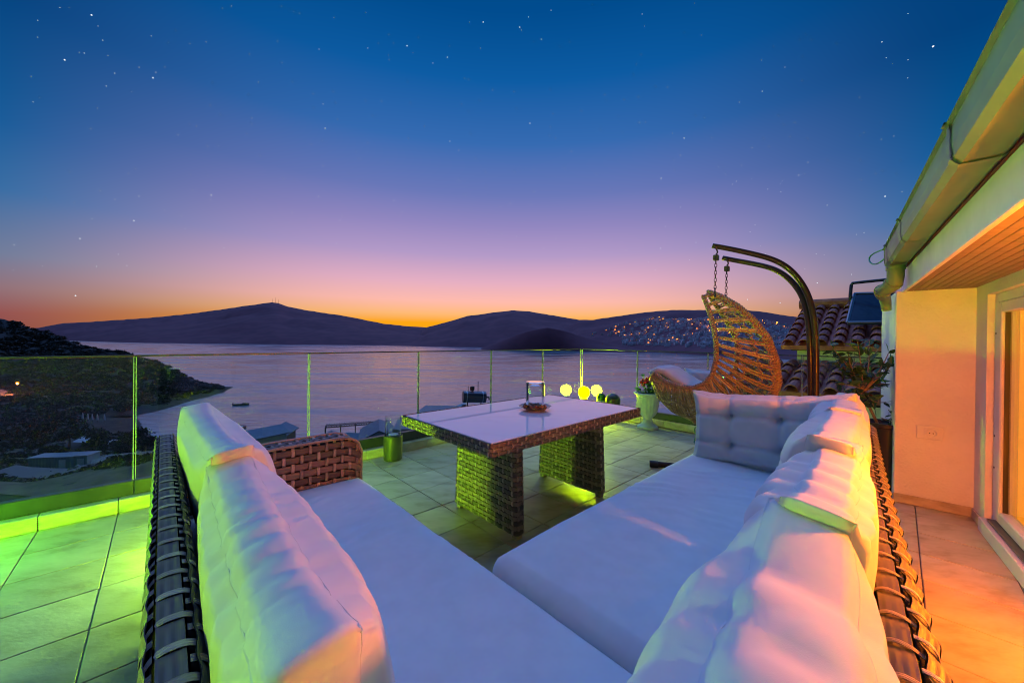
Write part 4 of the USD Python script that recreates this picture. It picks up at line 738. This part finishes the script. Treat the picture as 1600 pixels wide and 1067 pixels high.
# tufted end pillow: faces the camera, leans on the far armrest
ex = -V3*.998-U3*.04+Z3*.085; ex /= np.linalg.norm(ex); tl = .20; ey = Z3*math.cos(tl)+U3*math.sin(tl)
B = basis(ex, ey); c = AB(2.665, .555, .655); m, seams = cushion(.80, .44, .11, 29, step=.013, bulge=.045, fold=.009, dens=8, tuft=([-.44,.22],[-.42,.38]), r=.03)
tp = thing('tufted_pillow', c, 'buttoned tufted pillow standing at the far end of the right sofa', 'pillow')
obj('cover', place(m, c, B), MT['fabric'], tp, smooth=True)
for s in seams: obj('piping', tube(s @ B + c, .004, 5, closed=True), MT['seam'], tp)
for cx in (-.44,.22):
    for cy in (-.42,.38):
        bt = trimesh.creation.icosphere(2, .013); bt.vertices *= [1,1,.5]; k = np.argmin(((np.asarray(m.vertices)[:,:2]-[cx*.40, cy*.22])**2).sum(1) + (np.asarray(m.vertices)[:,2] < 0)*9); bt.apply_translation(np.asarray(m.vertices)[k]+[0,0,.004]); obj('button', place(bt, c, B), MT['button'], tp, smooth=True)
obj('tie_string', cat([tube(smoothp([c+B[0]*-.405+B[1]*y0-B[2]*.02, c+B[0]*-.42+B[1]*(y0-.03), c+B[0]*-.41+B[1]*(y0-.07), c+B[0]*-.425+B[1]*(y0-.11)], 12), .0028, 5) for y0 in (-.0,-.07)]), MT['hose'], tp)
# ================================================================== HANGING CHAIR
hc = np.array([2.07, 3.65, 0]); bv, qv = -V3, U3
def CH(g_, q_, z_): return hc + np.multiply.outer(np.asarray(g_, float), bv) + np.multiply.outer(np.asarray(q_, float), qv) + np.multiply.outer(np.asarray(z_, float), Z3)
def solve(px, py, q_):
    d = ray(px, py); rho = d[0]/d[1]; g_ = (rho*(hc[1]+qv[1]*q_)-hc[0]-qv[0]*q_)/(bv[0]-rho*bv[1]); Y = hc[1]+bv[1]*g_+qv[1]*q_; return g_, EYE+d[2]/d[1]*Y
def resamp(p, n):
    p = np.asarray(p, float); L = np.concatenate([[0], np.cumsum(np.linalg.norm(np.diff(p, axis=0), axis=1))]); t = np.linspace(0, L[-1], n); return np.stack([np.interp(t, L, p[:,k]) for k in range(p.shape[1])], 1)
NS = 121
wt = lambda t: np.interp(t, [0,.12,.4,.7,.9,1], [.24,.29,.34,.31,.17,.10])
rim_px = [(1022,582),(1040,596),(1062,604),(1083,606),(1101,599),(1113,585),(1119,562),(1119,537),(1115,511),(1108,485),(1099,462)]
spn_px = [(1021,596),(1032,624),(1054,645),(1088,660),(1128,664),(1166,660),(1198,636),(1213,598),(1209,563),(1197,529),(1174,500),(1149,479),(1123,464),(1103,457)]
tt = np.linspace(0, 1, NS)
rp = resamp(rim_px, NS); sp_ = resamp(spn_px, NS)
RM = np.array([solve(x, y, -wt(t)) for (x, y), t in zip(rp, tt)]); SP = np.array([solve(x, y, -.05) for (x, y) in sp_])
def shell(t, ph):
    """ph from -1 (near rim) through 0 (spine) to 1 (far rim)"""
    t, ph = np.broadcast_arrays(np.asarray(t, float), np.asarray(ph, float)); i = t*(NS-1); R_ = np.stack([np.interp(i, np.arange(NS), RM[:,k]) for k in (0,1)], -1); S_ = np.stack([np.interp(i, np.arange(NS), SP[:,k]) for k in (0,1)], -1)
    a = ph*math.pi/2; k = np.abs(np.cos(a))**.8; gz_ = R_+(S_-R_)*k[...,None]; return CHv(gz_[...,0], wt(t)*np.sin(a), gz_[...,1])
def CHv(g_, q_, z_): return hc + g_[...,None]*bv + q_[...,None]*qv + z_[...,None]*Z3
ch = thing('hanging_chair', hc+[0,0,.5], 'crescent wicker hanging chair with slatted back, hung from two chains', 'hanging chair')
rr_ = np.linspace(-1, 1, 33)
for t in np.concatenate([np.linspace(.015,.40,17), np.linspace(.435,.66,7), np.linspace(.71,.985,6)]):
    for o in (-.0085, .0085):
        p = shell(min(max(t+o*.62,0),1), rr_); e = .004; n_ = np.cross(shell(min(t+e,1), rr_)-shell(max(t-e,0), rr_), shell(t, rr_+.01)-shell(t, rr_-.01)); n_ /= np.linalg.norm(n_, axis=1, keepdims=True)+1e-9
        mm_, uv = ribbon(p, n_, .019, .015); obj('slat', mm_, MT['cane'], ch, smooth=True, uv=uv)
th = np.linspace(0, 1, 150)
def braid(pts, r, k=2):
    out = []; N = len(pts); s = np.linspace(0, 1, N)
    L = np.linalg.norm(np.diff(pts, axis=0), axis=1).sum(); w = L/.075*2*np.pi
    t_ = np.gradient(pts, axis=0); t_ /= np.linalg.norm(t_, axis=1, keepdims=True); a = np.cross(t_, [0.31,.2,.93]); a /= np.linalg.norm(a, axis=1, keepdims=True); b = np.cross(t_, a)
    return [tube(pts + r*(np.cos(w*s+ph)[:,None]*a+np.sin(w*s+ph)[:,None]*b), r*.85, 6) for ph in np.arange(k)*2*np.pi/k]
for ph in (-1, 1):
    t2 = np.linspace(0, 1, 320); P0 = shell(t2, np.full_like(t2, ph)); rb = obj('rim', tube(P0, .014, 8), MT['canewrap'], ch, smooth=True)
    for m_ in braid(P0, .013, 3): obj('binding', m_, MT['canewrap'], rb, smooth=True)
for ph in (-.72, -.46, -.2, .06, .32, .58, .8):
    lo = .30 if abs(ph) < .5 else .16
    t2 = np.linspace(lo, .93 if abs(ph) < .5 else .86, 200); z_ = .012*np.sign(np.sin(t2*95)); P0 = shell(t2, ph+.035*np.sin(t2*2*np.pi*34))
    obj('lattice_cord', tube(P0, .0085, 6), MT['canewrap'], ch, smooth=True)
t2 = np.linspace(.2, 1, 300); P0 = shell(t2, np.zeros_like(t2)); sb = obj('spine', tube(P0, .022, 8), MT['canewrap'], ch, smooth=True)
for m_ in braid(P0, .022, 3): obj('binding', m_, MT['canewrap'], sb, smooth=True)
# lip closing the footrest front and the woven belly
for t in (.004, ): 
    P0 = shell(t, np.linspace(-1,1,60)); lb = obj('front_lip', tube(P0, .02, 8), MT['canewrap'], ch, smooth=True)
for k, ph in enumerate(np.linspace(-.92, .92, 15)):
    t2 = np.linspace(.02, .42, 50); obj('belly_strand', tube(shell(t2, ph+.07*np.sin(t2*55+k)), .010, 6), MT['cane'], ch, smooth=True)
# chair cushions
cl = resamp([(1021,592),(1026,576),(1038,570),(1052,573),(1068,584),(1084,594),(1102,601),(1116,604)], 30); CP = np.array([solve(x, y, 0.0) for x, y in cl])
pd = []
for i in range(30):
    k = min(i, 29-i)/3.0; sc_ = min(1, .45+.55*k); tgt = CP[min(i+1,29)]-CP[max(i-1,0)]; tgt /= np.linalg.norm(tgt); nn_ = np.array([-tgt[1], tgt[0]]); nn_ *= np.sign(nn_[1]+1e-9)
    ring = []
    for a in np.linspace(0, 2*np.pi, 28, endpoint=False):
        q_ = .215*np.sign(math.cos(a))*abs(math.cos(a))**.6*sc_; o = (.5+.5*np.sign(math.sin(a))*abs(math.sin(a))**.75)*.10*sc_-.10
        gg = CP[i]+nn_*o; ring.append(CHv(np.array(gg[0]), np.array(q_), np.array(gg[1])))
    pd.append(ring)
pm = grid(np.array(pd), closed=True); f0 = [[0,(k+1)%28,k] for k in range(1,27)]
pv_ = np.vstack([pm.vertices, np.array(pd[0]).mean(0), np.array(pd[-1]).mean(0)]); nv_ = len(pv_); pm = trimesh.Trimesh(pv_, np.vstack([pm.faces, [[nv_-2,(k+1)%28,k] for k in range(28)], [[nv_-1,29*28+k,29*28+(k+1)%28] for k in range(28)]]), process=False)
obj('chair_pad', pm, MT['fabric'], smooth=True, label='pale seat pad curving over the footrest of the hanging chair', cat='seat pad')
g0, z0_ = solve(1098, 592, .30); c = CHv(np.array(g0), np.array(.30), np.array(z0_)); B = basis(bv, qv*.3+Z3*.95); m, seams = cushion(.36, .17, .14, 41, step=.02, bulge=.04, r=.05, fold=.006)
pt = thing('small_pillow', c, 'small pale pillow lit green lying in the hanging chair', 'pillow'); obj('cover', place(m, c, B), MT['fabric'], pt, smooth=True); obj('piping', tube(seams[1] @ B + c, .004, 5, closed=True), MT['seam'], pt)
# stand: two bent tubes, chains, base
hk = [atd(1119,389,3.53), atd(1136,407,3.76)]
def arm(px, depths, r=.024):
    p = [atd(x, y, d) for (x, y), d in zip(px, depths)]; return tube(smoothp(p, 60), r, 12)
sd_ = thing('chair_stand', atd(1272,610,3.14)*[1,1,0], 'brown steel stand of two bent tubes carrying the hanging chair', 'stand')
pA = [(1113,384),(1150,391),(1185,399),(1215,409),(1240,427),(1259,454),(1269,484),(1274,520),(1275,570),(1275,640)]; dA = [3.56,3.48,3.40,3.33,3.27,3.22,3.18,3.16,3.15,3.15]
pB = [(1129,403),(1160,409),(1190,415),(1214,423),(1235,438),(1252,461),(1261,490),(1265,525),(1266.5,570),(1267,640)]; dB = [3.80,3.70,3.60,3.50,3.40,3.31,3.25,3.21,3.20,3.20]
for p_, d_ in ((pA, dA), (pB, dB)):
    e = atd(*p_[-1], d_[-1]); P0 = [atd(x, y, d) for (x, y), d in zip(p_, d_)] ; low = P0[-1].copy(); low[2] = .06; mid = (P0[-1]+low)/2
    obj('arm', tube(np.vstack([smoothp(P0, 60), mid, low]), .024, 14), MT['brown'], sd_, smooth=True)
cap_q = at(1016, 724, .03); pb = atd(1270,610,3.17)*[1,1,0]+[0,0,.03]
bse = obj('base', cat([tube([pb, cap_q], .027, 12), tube([pb, pb+(pb-cap_q)*.25], .027, 12), tube([pb-U3*.55+bv*-.1, pb+U3*.75+bv*-.1], .027, 12)]), MT['brown'], sd_, smooth=40)
d_ = (cap_q-pb)/np.linalg.norm(cap_q-pb); obj('end_cap', tube([cap_q-d_*.07, cap_q+d_*.006], .031, 14), MT['dark'], bse, smooth=40)
def link(c, n, s=.017, w=.010, r=.0032):
    a = np.linspace(0, 2*np.pi, 14, endpoint=False); x = np.cross(n, Z3); x = x/np.linalg.norm(x); P0 = c + np.cos(a)[:,None]*x*w + np.sin(a)[:,None]*Z3*s; return tube(P0, r, 6, closed=True)
for k, (h, (ex_, ey_)) in enumerate(zip(hk, [(1117,461),(1134,471)])):
    Y = h[1]; lowp = atd(ex_, ey_, Y-.02); t = thing('hanging_chain', h, ['nearer steel chain with spring box holding the chair top','farther steel chain with spring box behind the nearer one'][k], 'chain')
    obj('hook', tube(smoothp([h+[0,0,.02], h, h+[.012,0,-.025], h+[.0,0,-.05]], 12), .007, 7), MT['steel'], t)
    obj('spring_box', obox(h+[0,0,-.085], .045, .045, .055, UVZ, .006), MT['lantern'], t)
    z_ = h[2]-.125; i = 0; zb = lowp[2]+.075
    nlink = 8; zs = np.linspace(z_, zb, nlink)
    for i, zz_ in enumerate(zs):
        fr = (h[2]-zz_)/(h[2]-lowp[2]); c0 = h*(1-fr)+lowp*fr; c0[2] = zz_
        obj('link', link(c0, U3 if i % 2 else V3, (zs[0]-zs[1])*.62, .0105), MT['steel'], t, smooth=True)
    cb_ = [lowp+[0,0,.07], lowp+U3*.014+[0,0,.02], lowp+U3*.02+[0,0,-.005], lowp+[0,0,-.02], lowp-U3*.02+[0,0,-.005], lowp-U3*.014+[0,0,.02]]
    obj('snap_hook', tube(cb_, .0045, 6, closed=True), MT['steel'], t, smooth=True)
# ================================================================== POTTED SHRUB
q = atd(1386, 700, 3.02); q[2] = 0; sh = thing('potted_shrub', q, 'leafy potted shrub with a bare stem between the sofa back and the house', 'potted plant')
obj('pot', lathe([(0,0),(.11,0),(.135,.52),(.15,.53),(.15,.56),(.135,.56),(.125,.53),(0,.52)], q, 24), MT['dark'], sh, smooth=35); obj('soil', lathe([(.124,.532),(0,.54)], q, 18), MT['soil'], sh)
r = np.random.default_rng(12); st0 = q+[-.05,.02,.52]; jn = atd(1349, 612, 3.02)
obj('stem', tube(smoothp([st0, (st0+jn)/2+[-.02,0,.03], jn], 12), [.010]*12, 7), MT['bark'], sh, smooth=True)
tips = [(1296,538),(1305,560),(1318,575),(1325,548),(1340,533),(1358,531),(1372,545),(1388,552),(1398,566),(1310,600),(1330,612),(1372,590),(1390,600),(1322,636),(1345,640),(1365,634),(1385,628),(1335,560),(1355,560),(1302,548),(1380,571)]
def leaf(c, d, n, L_, w_):
    d = d/np.linalg.norm(d); n = n-d*(n@d); n /= np.linalg.norm(n); s = np.cross(d, n); v = [c, c+d*L_*.35+s*w_, c+d*L_*.4+n*L_*-.04, c+d*L_*.35-s*w_, c+d*L_*.72+s*w_*.75-n*L_*.05, c+d*L_*.72-s*w_*.75-n*L_*.05, c+d*L_-n*L_*.16]
    return trimesh.Trimesh(np.array(v), [[0,1,2],[0,2,3],[1,4,2],[2,5,3],[2,4,6],[2,6,5]], process=False)
for tp_ in tips:
    e = atd(*tp_, 3.02+r.uniform(-.22,.22)); md = (jn*.55+e*.45)+r.normal(size=3)*.02; br = smoothp([jn, md, e], 12); obj('branch', tube(br, np.linspace(.007,.0025,12), 5), MT['bark'], sh, smooth=True)
    for k in range(13):
        i = r.integers(3, 12); d = (e-jn)/np.linalg.norm(e-jn)*.6+r.normal(size=3)*[.8,.8,.55]; n_ = np.array([0,0,1.0])+r.normal(size=3)*.5
        obj('leaf', leaf(br[i], d, n_, r.uniform(.06,.10), r.uniform(.014,.024)), MT['leaf'], sh)
q2 = q+[.045,-.03,.53]
for tp_ in [(1376,652),(1388,640),(1392,658),(1380,668)]:
    e = atd(*tp_, 2.98); br = smoothp([q2, (q2+e)/2+r.normal(size=3)*.01, e], 8); obj('branch', tube(br, .003, 5), MT['bark'], sh, smooth=True)
    for k in range(6): obj('leaf', leaf(br[r.integers(3,8)], r.normal(size=3), np.array([0,0,1.0])+r.normal(size=3)*.4, r.uniform(.035,.055), .010), MT['leaf'], sh)
# ================================================================== NEIGHBOUR HOUSE
nh = thing('neighbour_house', AB(10.5, 2.0, -6), 'cream neighbouring house with barrel tiled roof beyond the terrace', 'house')
EA, RA, EZ, RZ = 9.9, 12.4, 1.20, 2.17
b1 = 1.72
def roof(e, rdg, ez, rz, bL, bR, pitch, rows, parent, r_=.13):
    sl_ = np.array([rdg-e, rz-ez]); Ls = np.linalg.norm(sl_); du = sl_/Ls
    rf = obj('roof', trimesh.convex.convex_hull(np.vstack([AB(a, b, z-dz) for a, z in ((e, ez),(rdg, rz)) for b in (bL, bR) for dz in (.05,.14)])), MT['rooftile'], parent)
    nb = int((bL-bR)/pitch)
    for i in range(nb):
        b = bL-(i+.5)*pitch
        for j in range(rows):
            t0, t1 = j/rows*Ls-.05, (j+1)/rows*Ls+.03; A0 = np.array([e, ez])+du*t0; A1 = np.array([e, ez])+du*t1; ang = np.linspace(0, math.pi, 7); up_ = rng.uniform(-.008,.008)
            P0 = np.array([[AB(A_[0]-du[1]*math.sin(x)*rr*.9, b+math.cos(x)*rr*.82, A_[1]+du[0]*math.sin(x)*rr*.9-.05+lf+up_) for x in ang] for A_, rr, lf in ((A0, r_, .045), (A1, r_*.82, .0))])
            obj('roof_tile', slab(P0, .016, -Z3), MT['rooftile'], rf)
    return rf
rf = roof(EA, RA, EZ, RZ, 1.80, -2.3, .272, 7, nh)
obj('ridge', tube([AB(RA, b, RZ+.06) for b in (1.85,-2.3)], .12, 10), MT['rooftile'], rf)
obj('wall', abox(EA+.25, 14.5, -2.3, 1.55, -6, EZ-.12), MT['cream'], nh); obj('eave_board', abox(EA+.05, EA+.24, -2.3, 1.62, EZ-.16, EZ-.06), MT['brown'], nh)
roof(8.35, EA+.25, .36, .80, 2.3, -2.6, .272, 4, nh); obj('lower_wall', abox(8.6, EA+.24, -2.6, 2.15, -6, .26), MT['cream'], nh); obj('lower_eave_board', abox(8.42, 8.59, -2.6, 2.2, .17, .27), MT['brown'], nh)
so = thing('solar_panel', AB(10.6, -.2, 1.4), 'dark blue solar water panel on the neighbouring tiled roof', 'solar panel')
c0 = [atd(1324,504,7.6), atd(1440,502,7.2), atd(1448,456,7.8), atd(1335,459,8.25)]
ctr = np.mean(c0, 0); nrm = np.cross(c0[1]-c0[0], c0[3]-c0[0]); nrm /= np.linalg.norm(nrm); nrm *= np.sign(-nrm[1])
Pq = np.array([[c0[0]*(1-u_)*(1-v_)+c0[1]*u_*(1-v_)+c0[2]*u_*v_+c0[3]*(1-u_)*v_ for u_ in (0,1)] for v_ in (0,1)])
obj('collector', slab(Pq, .06, -nrm), MT['panel'], so)
lp = [c0[0], c0[1], c0[2], c0[3]]
for k in range(4): obj('frame', tube([lp[k]+nrm*.004, lp[(k+1)%4]+nrm*.004], .028, 4), MT['alu'], so)
obj('pipe', tube(np.array([atd(1329,470,8.2), atd(1328.5,462,8.2), atd(1330,446,8.2), atd(1332,442.5,8.2), atd(1345,441,8.1), atd(1380,437.5,7.9), atd(1420,434,7.7)]), .032, 8), MT['steel'], so, smooth=True)
for x, y in ((1326,473),(1331,466)): obj('fitting', rod(atd(x,y,8.2), atd(x+9,y+.5,8.2), .03, 8), MT['steel'], so)
for t_ in (.12,.6): 
    p_ = c0[3]*(1-t_)+c0[2]*t_; obj('support_leg', rod(p_-nrm*.06, AB(11.0, float((p_@V3)), 1.55), .02, 6), MT['alu'], so)
# ================================================================== DOWN BY THE SHORE
def gable(name, label, c, rz, w, d, h, rh, wallm, roofm, catg='house', win=2):
    t = thing(name, c, label, catg); B = np.array([[math.cos(rz), math.sin(rz), 0], [-math.sin(rz), math.cos(rz), 0], [0,0,1.0]])
    obj('wall', trimesh.Trimesh(trimesh.convex.convex_hull(np.array([(x*w/2, y*d/2, z) for x in (-1,1) for y in (-1,1) for z in (-4,h)]+[(0, y*d/2, h+rh) for y in (-1,1)])).vertices @ B + c, trimesh.convex.convex_hull(np.array([(x*w/2, y*d/2, z) for x in (-1,1) for y in (-1,1) for z in (-4,h)]+[(0, y*d/2, h+rh) for y in (-1,1)])).faces, process=False), wallm, t)
    for s in (-1,1):
        p = np.array([[(0, -d/2-.5, h+rh+.16), (0, d/2+.5, h+rh+.16)], [(s*(w/2+.6), -d/2-.5, h-rh*.6/(w/2)+.16), (s*(w/2+.6), d/2+.5, h-rh*.6/(w/2)+.16)]])
        obj('roof', slab(p @ B + c, .22, Z3), roofm, t)
    for k in range(win): obj('window', obox(np.array([(-w/4+k*w/2), -d/2-.04, h*.55]) @ B + c, 1.2, .1, 1.2, B), MT['window'], t)
    return t
def pt(px, py, Y): return atd(px, py, Y)
c = pt(592, 690, 82); gable('shore_house', 'white gabled shore house under a slate roof beside the pergola', c, .35, 7, 11, 1.8, 1.7, MT['town'], MT['slate'])
c = pt(620, 690, 92); gable('long_shed', 'long slate roofed shed on the shore behind the gabled house', c+[0,0,-1.5], 1.45, 6, 26, 1.4, 1.5, MT['wall'], MT['slate'], 'shed', 0)
c = pt(520, 696, 84); gable('small_cabin', 'small dark roofed cabin on the shore left of the gabled house', c+[0,0,-.5], .5, 5.5, 8, 1.4, 1.3, MT['shed'], MT['slate'], 'cabin', 1)
pg = thing('pergola', pt(540,672,96), 'timber pergola with open slats above the small cabin on the shore', 'pergola')
o = pt(508, 668, 98); ux = pt(600,662,104)-o; ux[2] = 0; Lp = np.linalg.norm(ux); ux /= Lp; uy = np.array([-ux[1], ux[0], 0]); 
for k in (0, 1): obj('beam', obox(o+ux*Lp/2+uy*k*2.6, Lp, .22, .25, np.array([ux,uy,Z3])), MT['wood'], pg)
for k in range(24): obj('slat', obox(o+ux*(k+.5)*Lp/24+uy*1.3+Z3*.3, .18, 3.6, .22, np.array([ux,uy,Z3])), MT['wood'], pg)
for k in range(5):
    for y_ in (0,1): p_ = o+ux*k*Lp/4+uy*y_*2.6; obj('post', rod(p_-[0,0,6], p_, .12, 6), MT['wood'], pg)
c = pt(408, 694, 84); gable('shore_cabin', 'grey cabin on the shore half hidden by the left cushion', c, -.5, 6, 8, 2.2, 1.2, MT['shed'], MT['slate'], 'cabin', 1)
c = pt(436, 690, 90); gable('boat_shed', 'dark lean shed next to the grey shore cabin', c, .2, 5, 7, 2.4, 1.3, MT['wood'], MT['slate'], 'shed', 1)
# boats
def boat(px, py, L_, rz, label, raft=False):
    p = at(px, py, SEA); t = thing('raft' if raft else 'rowing_boat', p, label, 'raft' if raft else 'boat'); B = np.array([[math.cos(rz), math.sin(rz), 0], [-math.sin(rz), math.cos(rz), 0], [0,0,1.0]])
    if raft:
        a = np.linspace(0, 2*np.pi, 40, endpoint=False); P0 = np.stack([np.cos(a)*L_*.5, np.sin(a)*L_*.42, 0*a+.25],1); obj('float', place(tube(P0, .42, 10, closed=True), p, B), MT['raft'], t, smooth=True); obj('deck', place(obox((0,0,.42), L_*.72, L_*.58, .12), p, B), MT['town'], t); return
    st = np.linspace(-1, 1, 15); rows = []
    for s in st:
        w_ = L_*.17*(1-max(0,s)**2.2)*(1 if s > -.9 else .9)+.01; k_ = -.25+.35*max(0,s)**2; rim_ = .55+.35*max(0,s)**2
        rows.append([(s*L_/2, y*w_, z) for y, z in ((1,rim_),(.8,.1),(0,k_),(-.8,.1),(-1,rim_),(-.86,rim_-.03),(-.6,.15),(0,.0),(.6,.15),(.86,rim_-.03))])
    obj('hull', place(grid(np.array(rows), closed=True), p, B), MT['boat'], t)
    for s in (-.45,.0,.4): obj('thwart', place(obox((s*L_/2,0,.42), .35, L_*.28, .08), p, B), MT['wood'], t)
    obj('engine', place(obox((-L_/2-.1,0,.75), .4, .4, .7, None, .06), p, B), MT['dark'], t); obj('cuddy', place(obox((L_*.18,0,.78), L_*.22, L_*.2, .5, None, .08), p, B), MT['boat'], t)
boat(377, 633, 6.2, .25, 'small dark motor boat moored out on the bay'); boat(370, 669, 4.6, .1, 'low round raft with red rim moored near the shore', True)
# sheds, sail canopies, rubble, trees on the left flat
for k, (px, py, Y, L_, rz, lab) in enumerate([(90,731,74,7.2,.16,'left grey metal container shed by the sand track'),(122,729,75,5.2,.22,'right pale metal container shed by the sand track')]):
    p = pt(px, py, Y); p[2] = max(p[2], gz(p[0],p[1])-.2); t = thing('container_shed', p, lab, 'shed'); B = np.array([[math.cos(rz), math.sin(rz), 0], [-math.sin(rz), math.cos(rz), 0], [0,0,1.0]])
    obj('body', cat([obox(p+[0,0,1.2], L_, 3, 2.6, B)]+[obox(p+B[0]*x-B[1]*1.53+[0,0,1.2], .12, .08, 2.4, B) for x in np.linspace(-L_/2+.2, L_/2-.2, 14)]), MT['shed'], t); obj('roof', obox(p+[0,0,2.58], L_+.3, 3.3, .14, B), MT['alu'], t); obj('door', obox(p-B[1]*1.59+B[0]*L_*.3+[0,0,1.05], 1.1, .06, 2.0, B), MT['town'], t)
for k, (px, py, Y, w_, h_, lab) in enumerate([(132,692,92,6.6,2.5,'larger white sail canopy beside the bay'),(124,672,118,5.2,2.8,'smaller pointed white canopy behind the larger one'),(172,692,96,4.6,1.2,'low pale canopy right of the large canopy')]):
    p = pt(px, py, Y); t = thing('sail_canopy', p, lab, 'canopy'); n_ = 24; a = np.linspace(0, 2*np.pi, n_, endpoint=False); rows = []
    for s in np.linspace(0, 1, 8): rows.append([(p[0]+math.cos(x)*w_*s*(1-.18*abs(math.sin(3*x))*s), p[1]+math.sin(x)*w_*s*(1-.18*abs(math.sin(3*x))*s), p[2]-.6+h_*(1-s)**1.8) for x in a])
    obj('canvas', grid(np.array(rows), closed=True), MT['canvas'], t, smooth=True)
    for x in a[::4]: obj('pole', rod((p[0]+math.cos(x)*w_*.95, p[1]+math.sin(x)*w_*.95, p[2]-4), (p[0]+math.cos(x)*w_*.95, p[1]+math.sin(x)*w_*.95, p[2]-.55), .08, 6), MT['wood'], t)
    obj('mast', rod(p-[0,0,4], p+[0,0,h_-.6], .1, 6), MT['wood'], t)
r = np.random.default_rng(9); rb = []
for k in range(150):
    p = pt(r.normal(172, 17), 722, r.uniform(72,80)); z = gz(p[0],p[1]); m = trimesh.creation.box(r.uniform(.2,1.5,3)*[1.2,1,.6]); m.apply_transform(trimesh.transformations.random_rotation_matrix(r.uniform(size=3))); m.apply_translation((p[0],p[1],z+r.uniform(.2,1.3))); rb.append(m)
obj('rubble_heap', cat(rb), MT['rock'], kind='stuff', label='heap of pale rubble and planks beside the sand track', cat='rubble')
def tree(px, py, Y, hgt, rad, seed, label, palm=False):
    p = pt(px, py, Y); p[2] = gz(p[0],p[1])-.2; t = thing('tree', p, label, 'tree'); obj('trunk', tube([p, p+[.1,0,hgt*.3], p+[.0,.1,hgt*.62]], [rad*.10,rad*.07,rad*.04], 7), MT['bark'], t)
    ms_ = []; rr = np.random.default_rng(seed)
    for k in range(9): m = clump(150, seed+k, .85, .20); m.vertices *= rad*rr.uniform(.4,.62); m.apply_translation(p+[0,0,hgt*.62]+rr.normal(size=3)*[rad*.38,rad*.38,rad*.28]); ms_.append(m)
    obj('crown', cat(ms_), MT['scrub'], t)
tree(226,696,86,5.5,2.9,51,'round dark tree beside the glass joint behind the left sofa'); tree(108,705,84,6,3.0,57,'dark tree between the container sheds and the large canopy'); tree(200,712,82,4.2,2.5,61,'dark tree right of the rubble heap'); tree(60,700,90,5,3.4,67,'dark tree left of the container sheds'); tree(150,706,88,3.6,2.4,71,'low dark tree in front of the low canopy')
p = pt(27, 632, 148); p[2] = gz(p[0],p[1]); sl_ = thing('street_lamp', p, 'orange glowing street lamp beside the village road on the headland', 'street lamp'); tp_ = pt(27,598,148)
obj('pole', tube([p, tp_+[0,0,.3]], .10, 6), MT['steel'], sl_); obj('lamp_head', lathe([(0,.30),(.42,.22),(.55,0),(0,.02)], tp_, 14), emit('street_lamp_head', (1,.17,.0), 2.6), sl_); obj('bulb', trimesh.creation.icosphere(1, .2).apply_translation(tp_-[0,0,.35]), emit('street_lamp_bulb', (1,.22,.005), 4500.0), sl_)
for k, (px, py) in enumerate([(129,660),(137,663),(144,659),(152,661),(163,657)]):
    p = pt(px, py, 126); p[2] = gz(p[0],p[1]); t = thing('beach_parasol', p, 'closed white beach parasol on the cove shore', 'parasol', 'closed white parasols along the cove'); obj('pole', rod(p, p+[0,0,2.6], .05, 5), MT['wood'], t); obj('canvas', lathe([(.0,3.0),(.12,2.9),(.28,1.2),(.22,.9),(0,.9)], p, 8), MT['canvas'], t)
# rooftop water tank below the terrace
q = pt(741, 620, 27); ax = np.array([.93,.30,-.05]); ax /= np.linalg.norm(ax); wt_ = thing('water_tank', q, 'grey solar water tank with float box and antenna behind the table', 'water tank')
obj('drum', tube([q-ax*.86, q-ax*.84, q+ax*.84, q+ax*.86], [.36,.42,.42,.36], 20), MT['steel'], wt_, smooth=40); obj('end_band', cat([tube([q-ax*.62, q-ax*.56], .428, 20), tube([q+ax*.56, q+ax*.62], .428, 20)]), MT['alu'], wt_)
obj('float_box', obox(q-ax*.15+[0,0,.62], .30, .30, .30, None, .03), MT['dark'], wt_); obj('float_stem', rod(q-ax*.15+[0,0,.4], q-ax*.15+[0,0,.5], .05, 6), MT['steel'], wt_); obj('vent_pipe', rod(q-ax*.45+[0,0,.36], q-ax*.45+[0,0,.78], .02, 6), MT['steel'], wt_); obj('antenna', rod(q+ax*.28+[0,0,.38], q+ax*.28+[0,0,1.15], .022, 6), MT['steel'], wt_); obj('outlet', tube([q+ax*.86, q+ax*1.1, q+ax*1.14-[0,0,.2]], .06, 8), MT['dark'], wt_)
obj('leg', cat([rod(q-ax*.5+[0,0,-.3], q-ax*.5+[0,0,-1.6], .04, 5), rod(q+ax*.5+[0,0,-.3], q+ax*.5+[0,0,-1.6], .04, 5)]), MT['steel'], wt_)
cp_ = [pt(712,634,26.5), pt(728,628,27.2), pt(728,640,26), pt(712,644,25.4)]; obj('collector', slab(np.array([[cp_[0],cp_[1]],[cp_[3],cp_[2]]]), .08, [0,.3,-1]), MT['panel'], wt_)
tank_h = thing('lower_house', q-[0,0,1.6], 'house below the terrace carrying the water tank on its flat roof', 'house'); obj('wall', obox(q-[0,-1,6.0], 9, 8, 8.2), MT['cream'], tank_h); obj('roof', obox(q-[0,-1,1.75], 9.6, 8.6, .28), MT['slate'], tank_h)
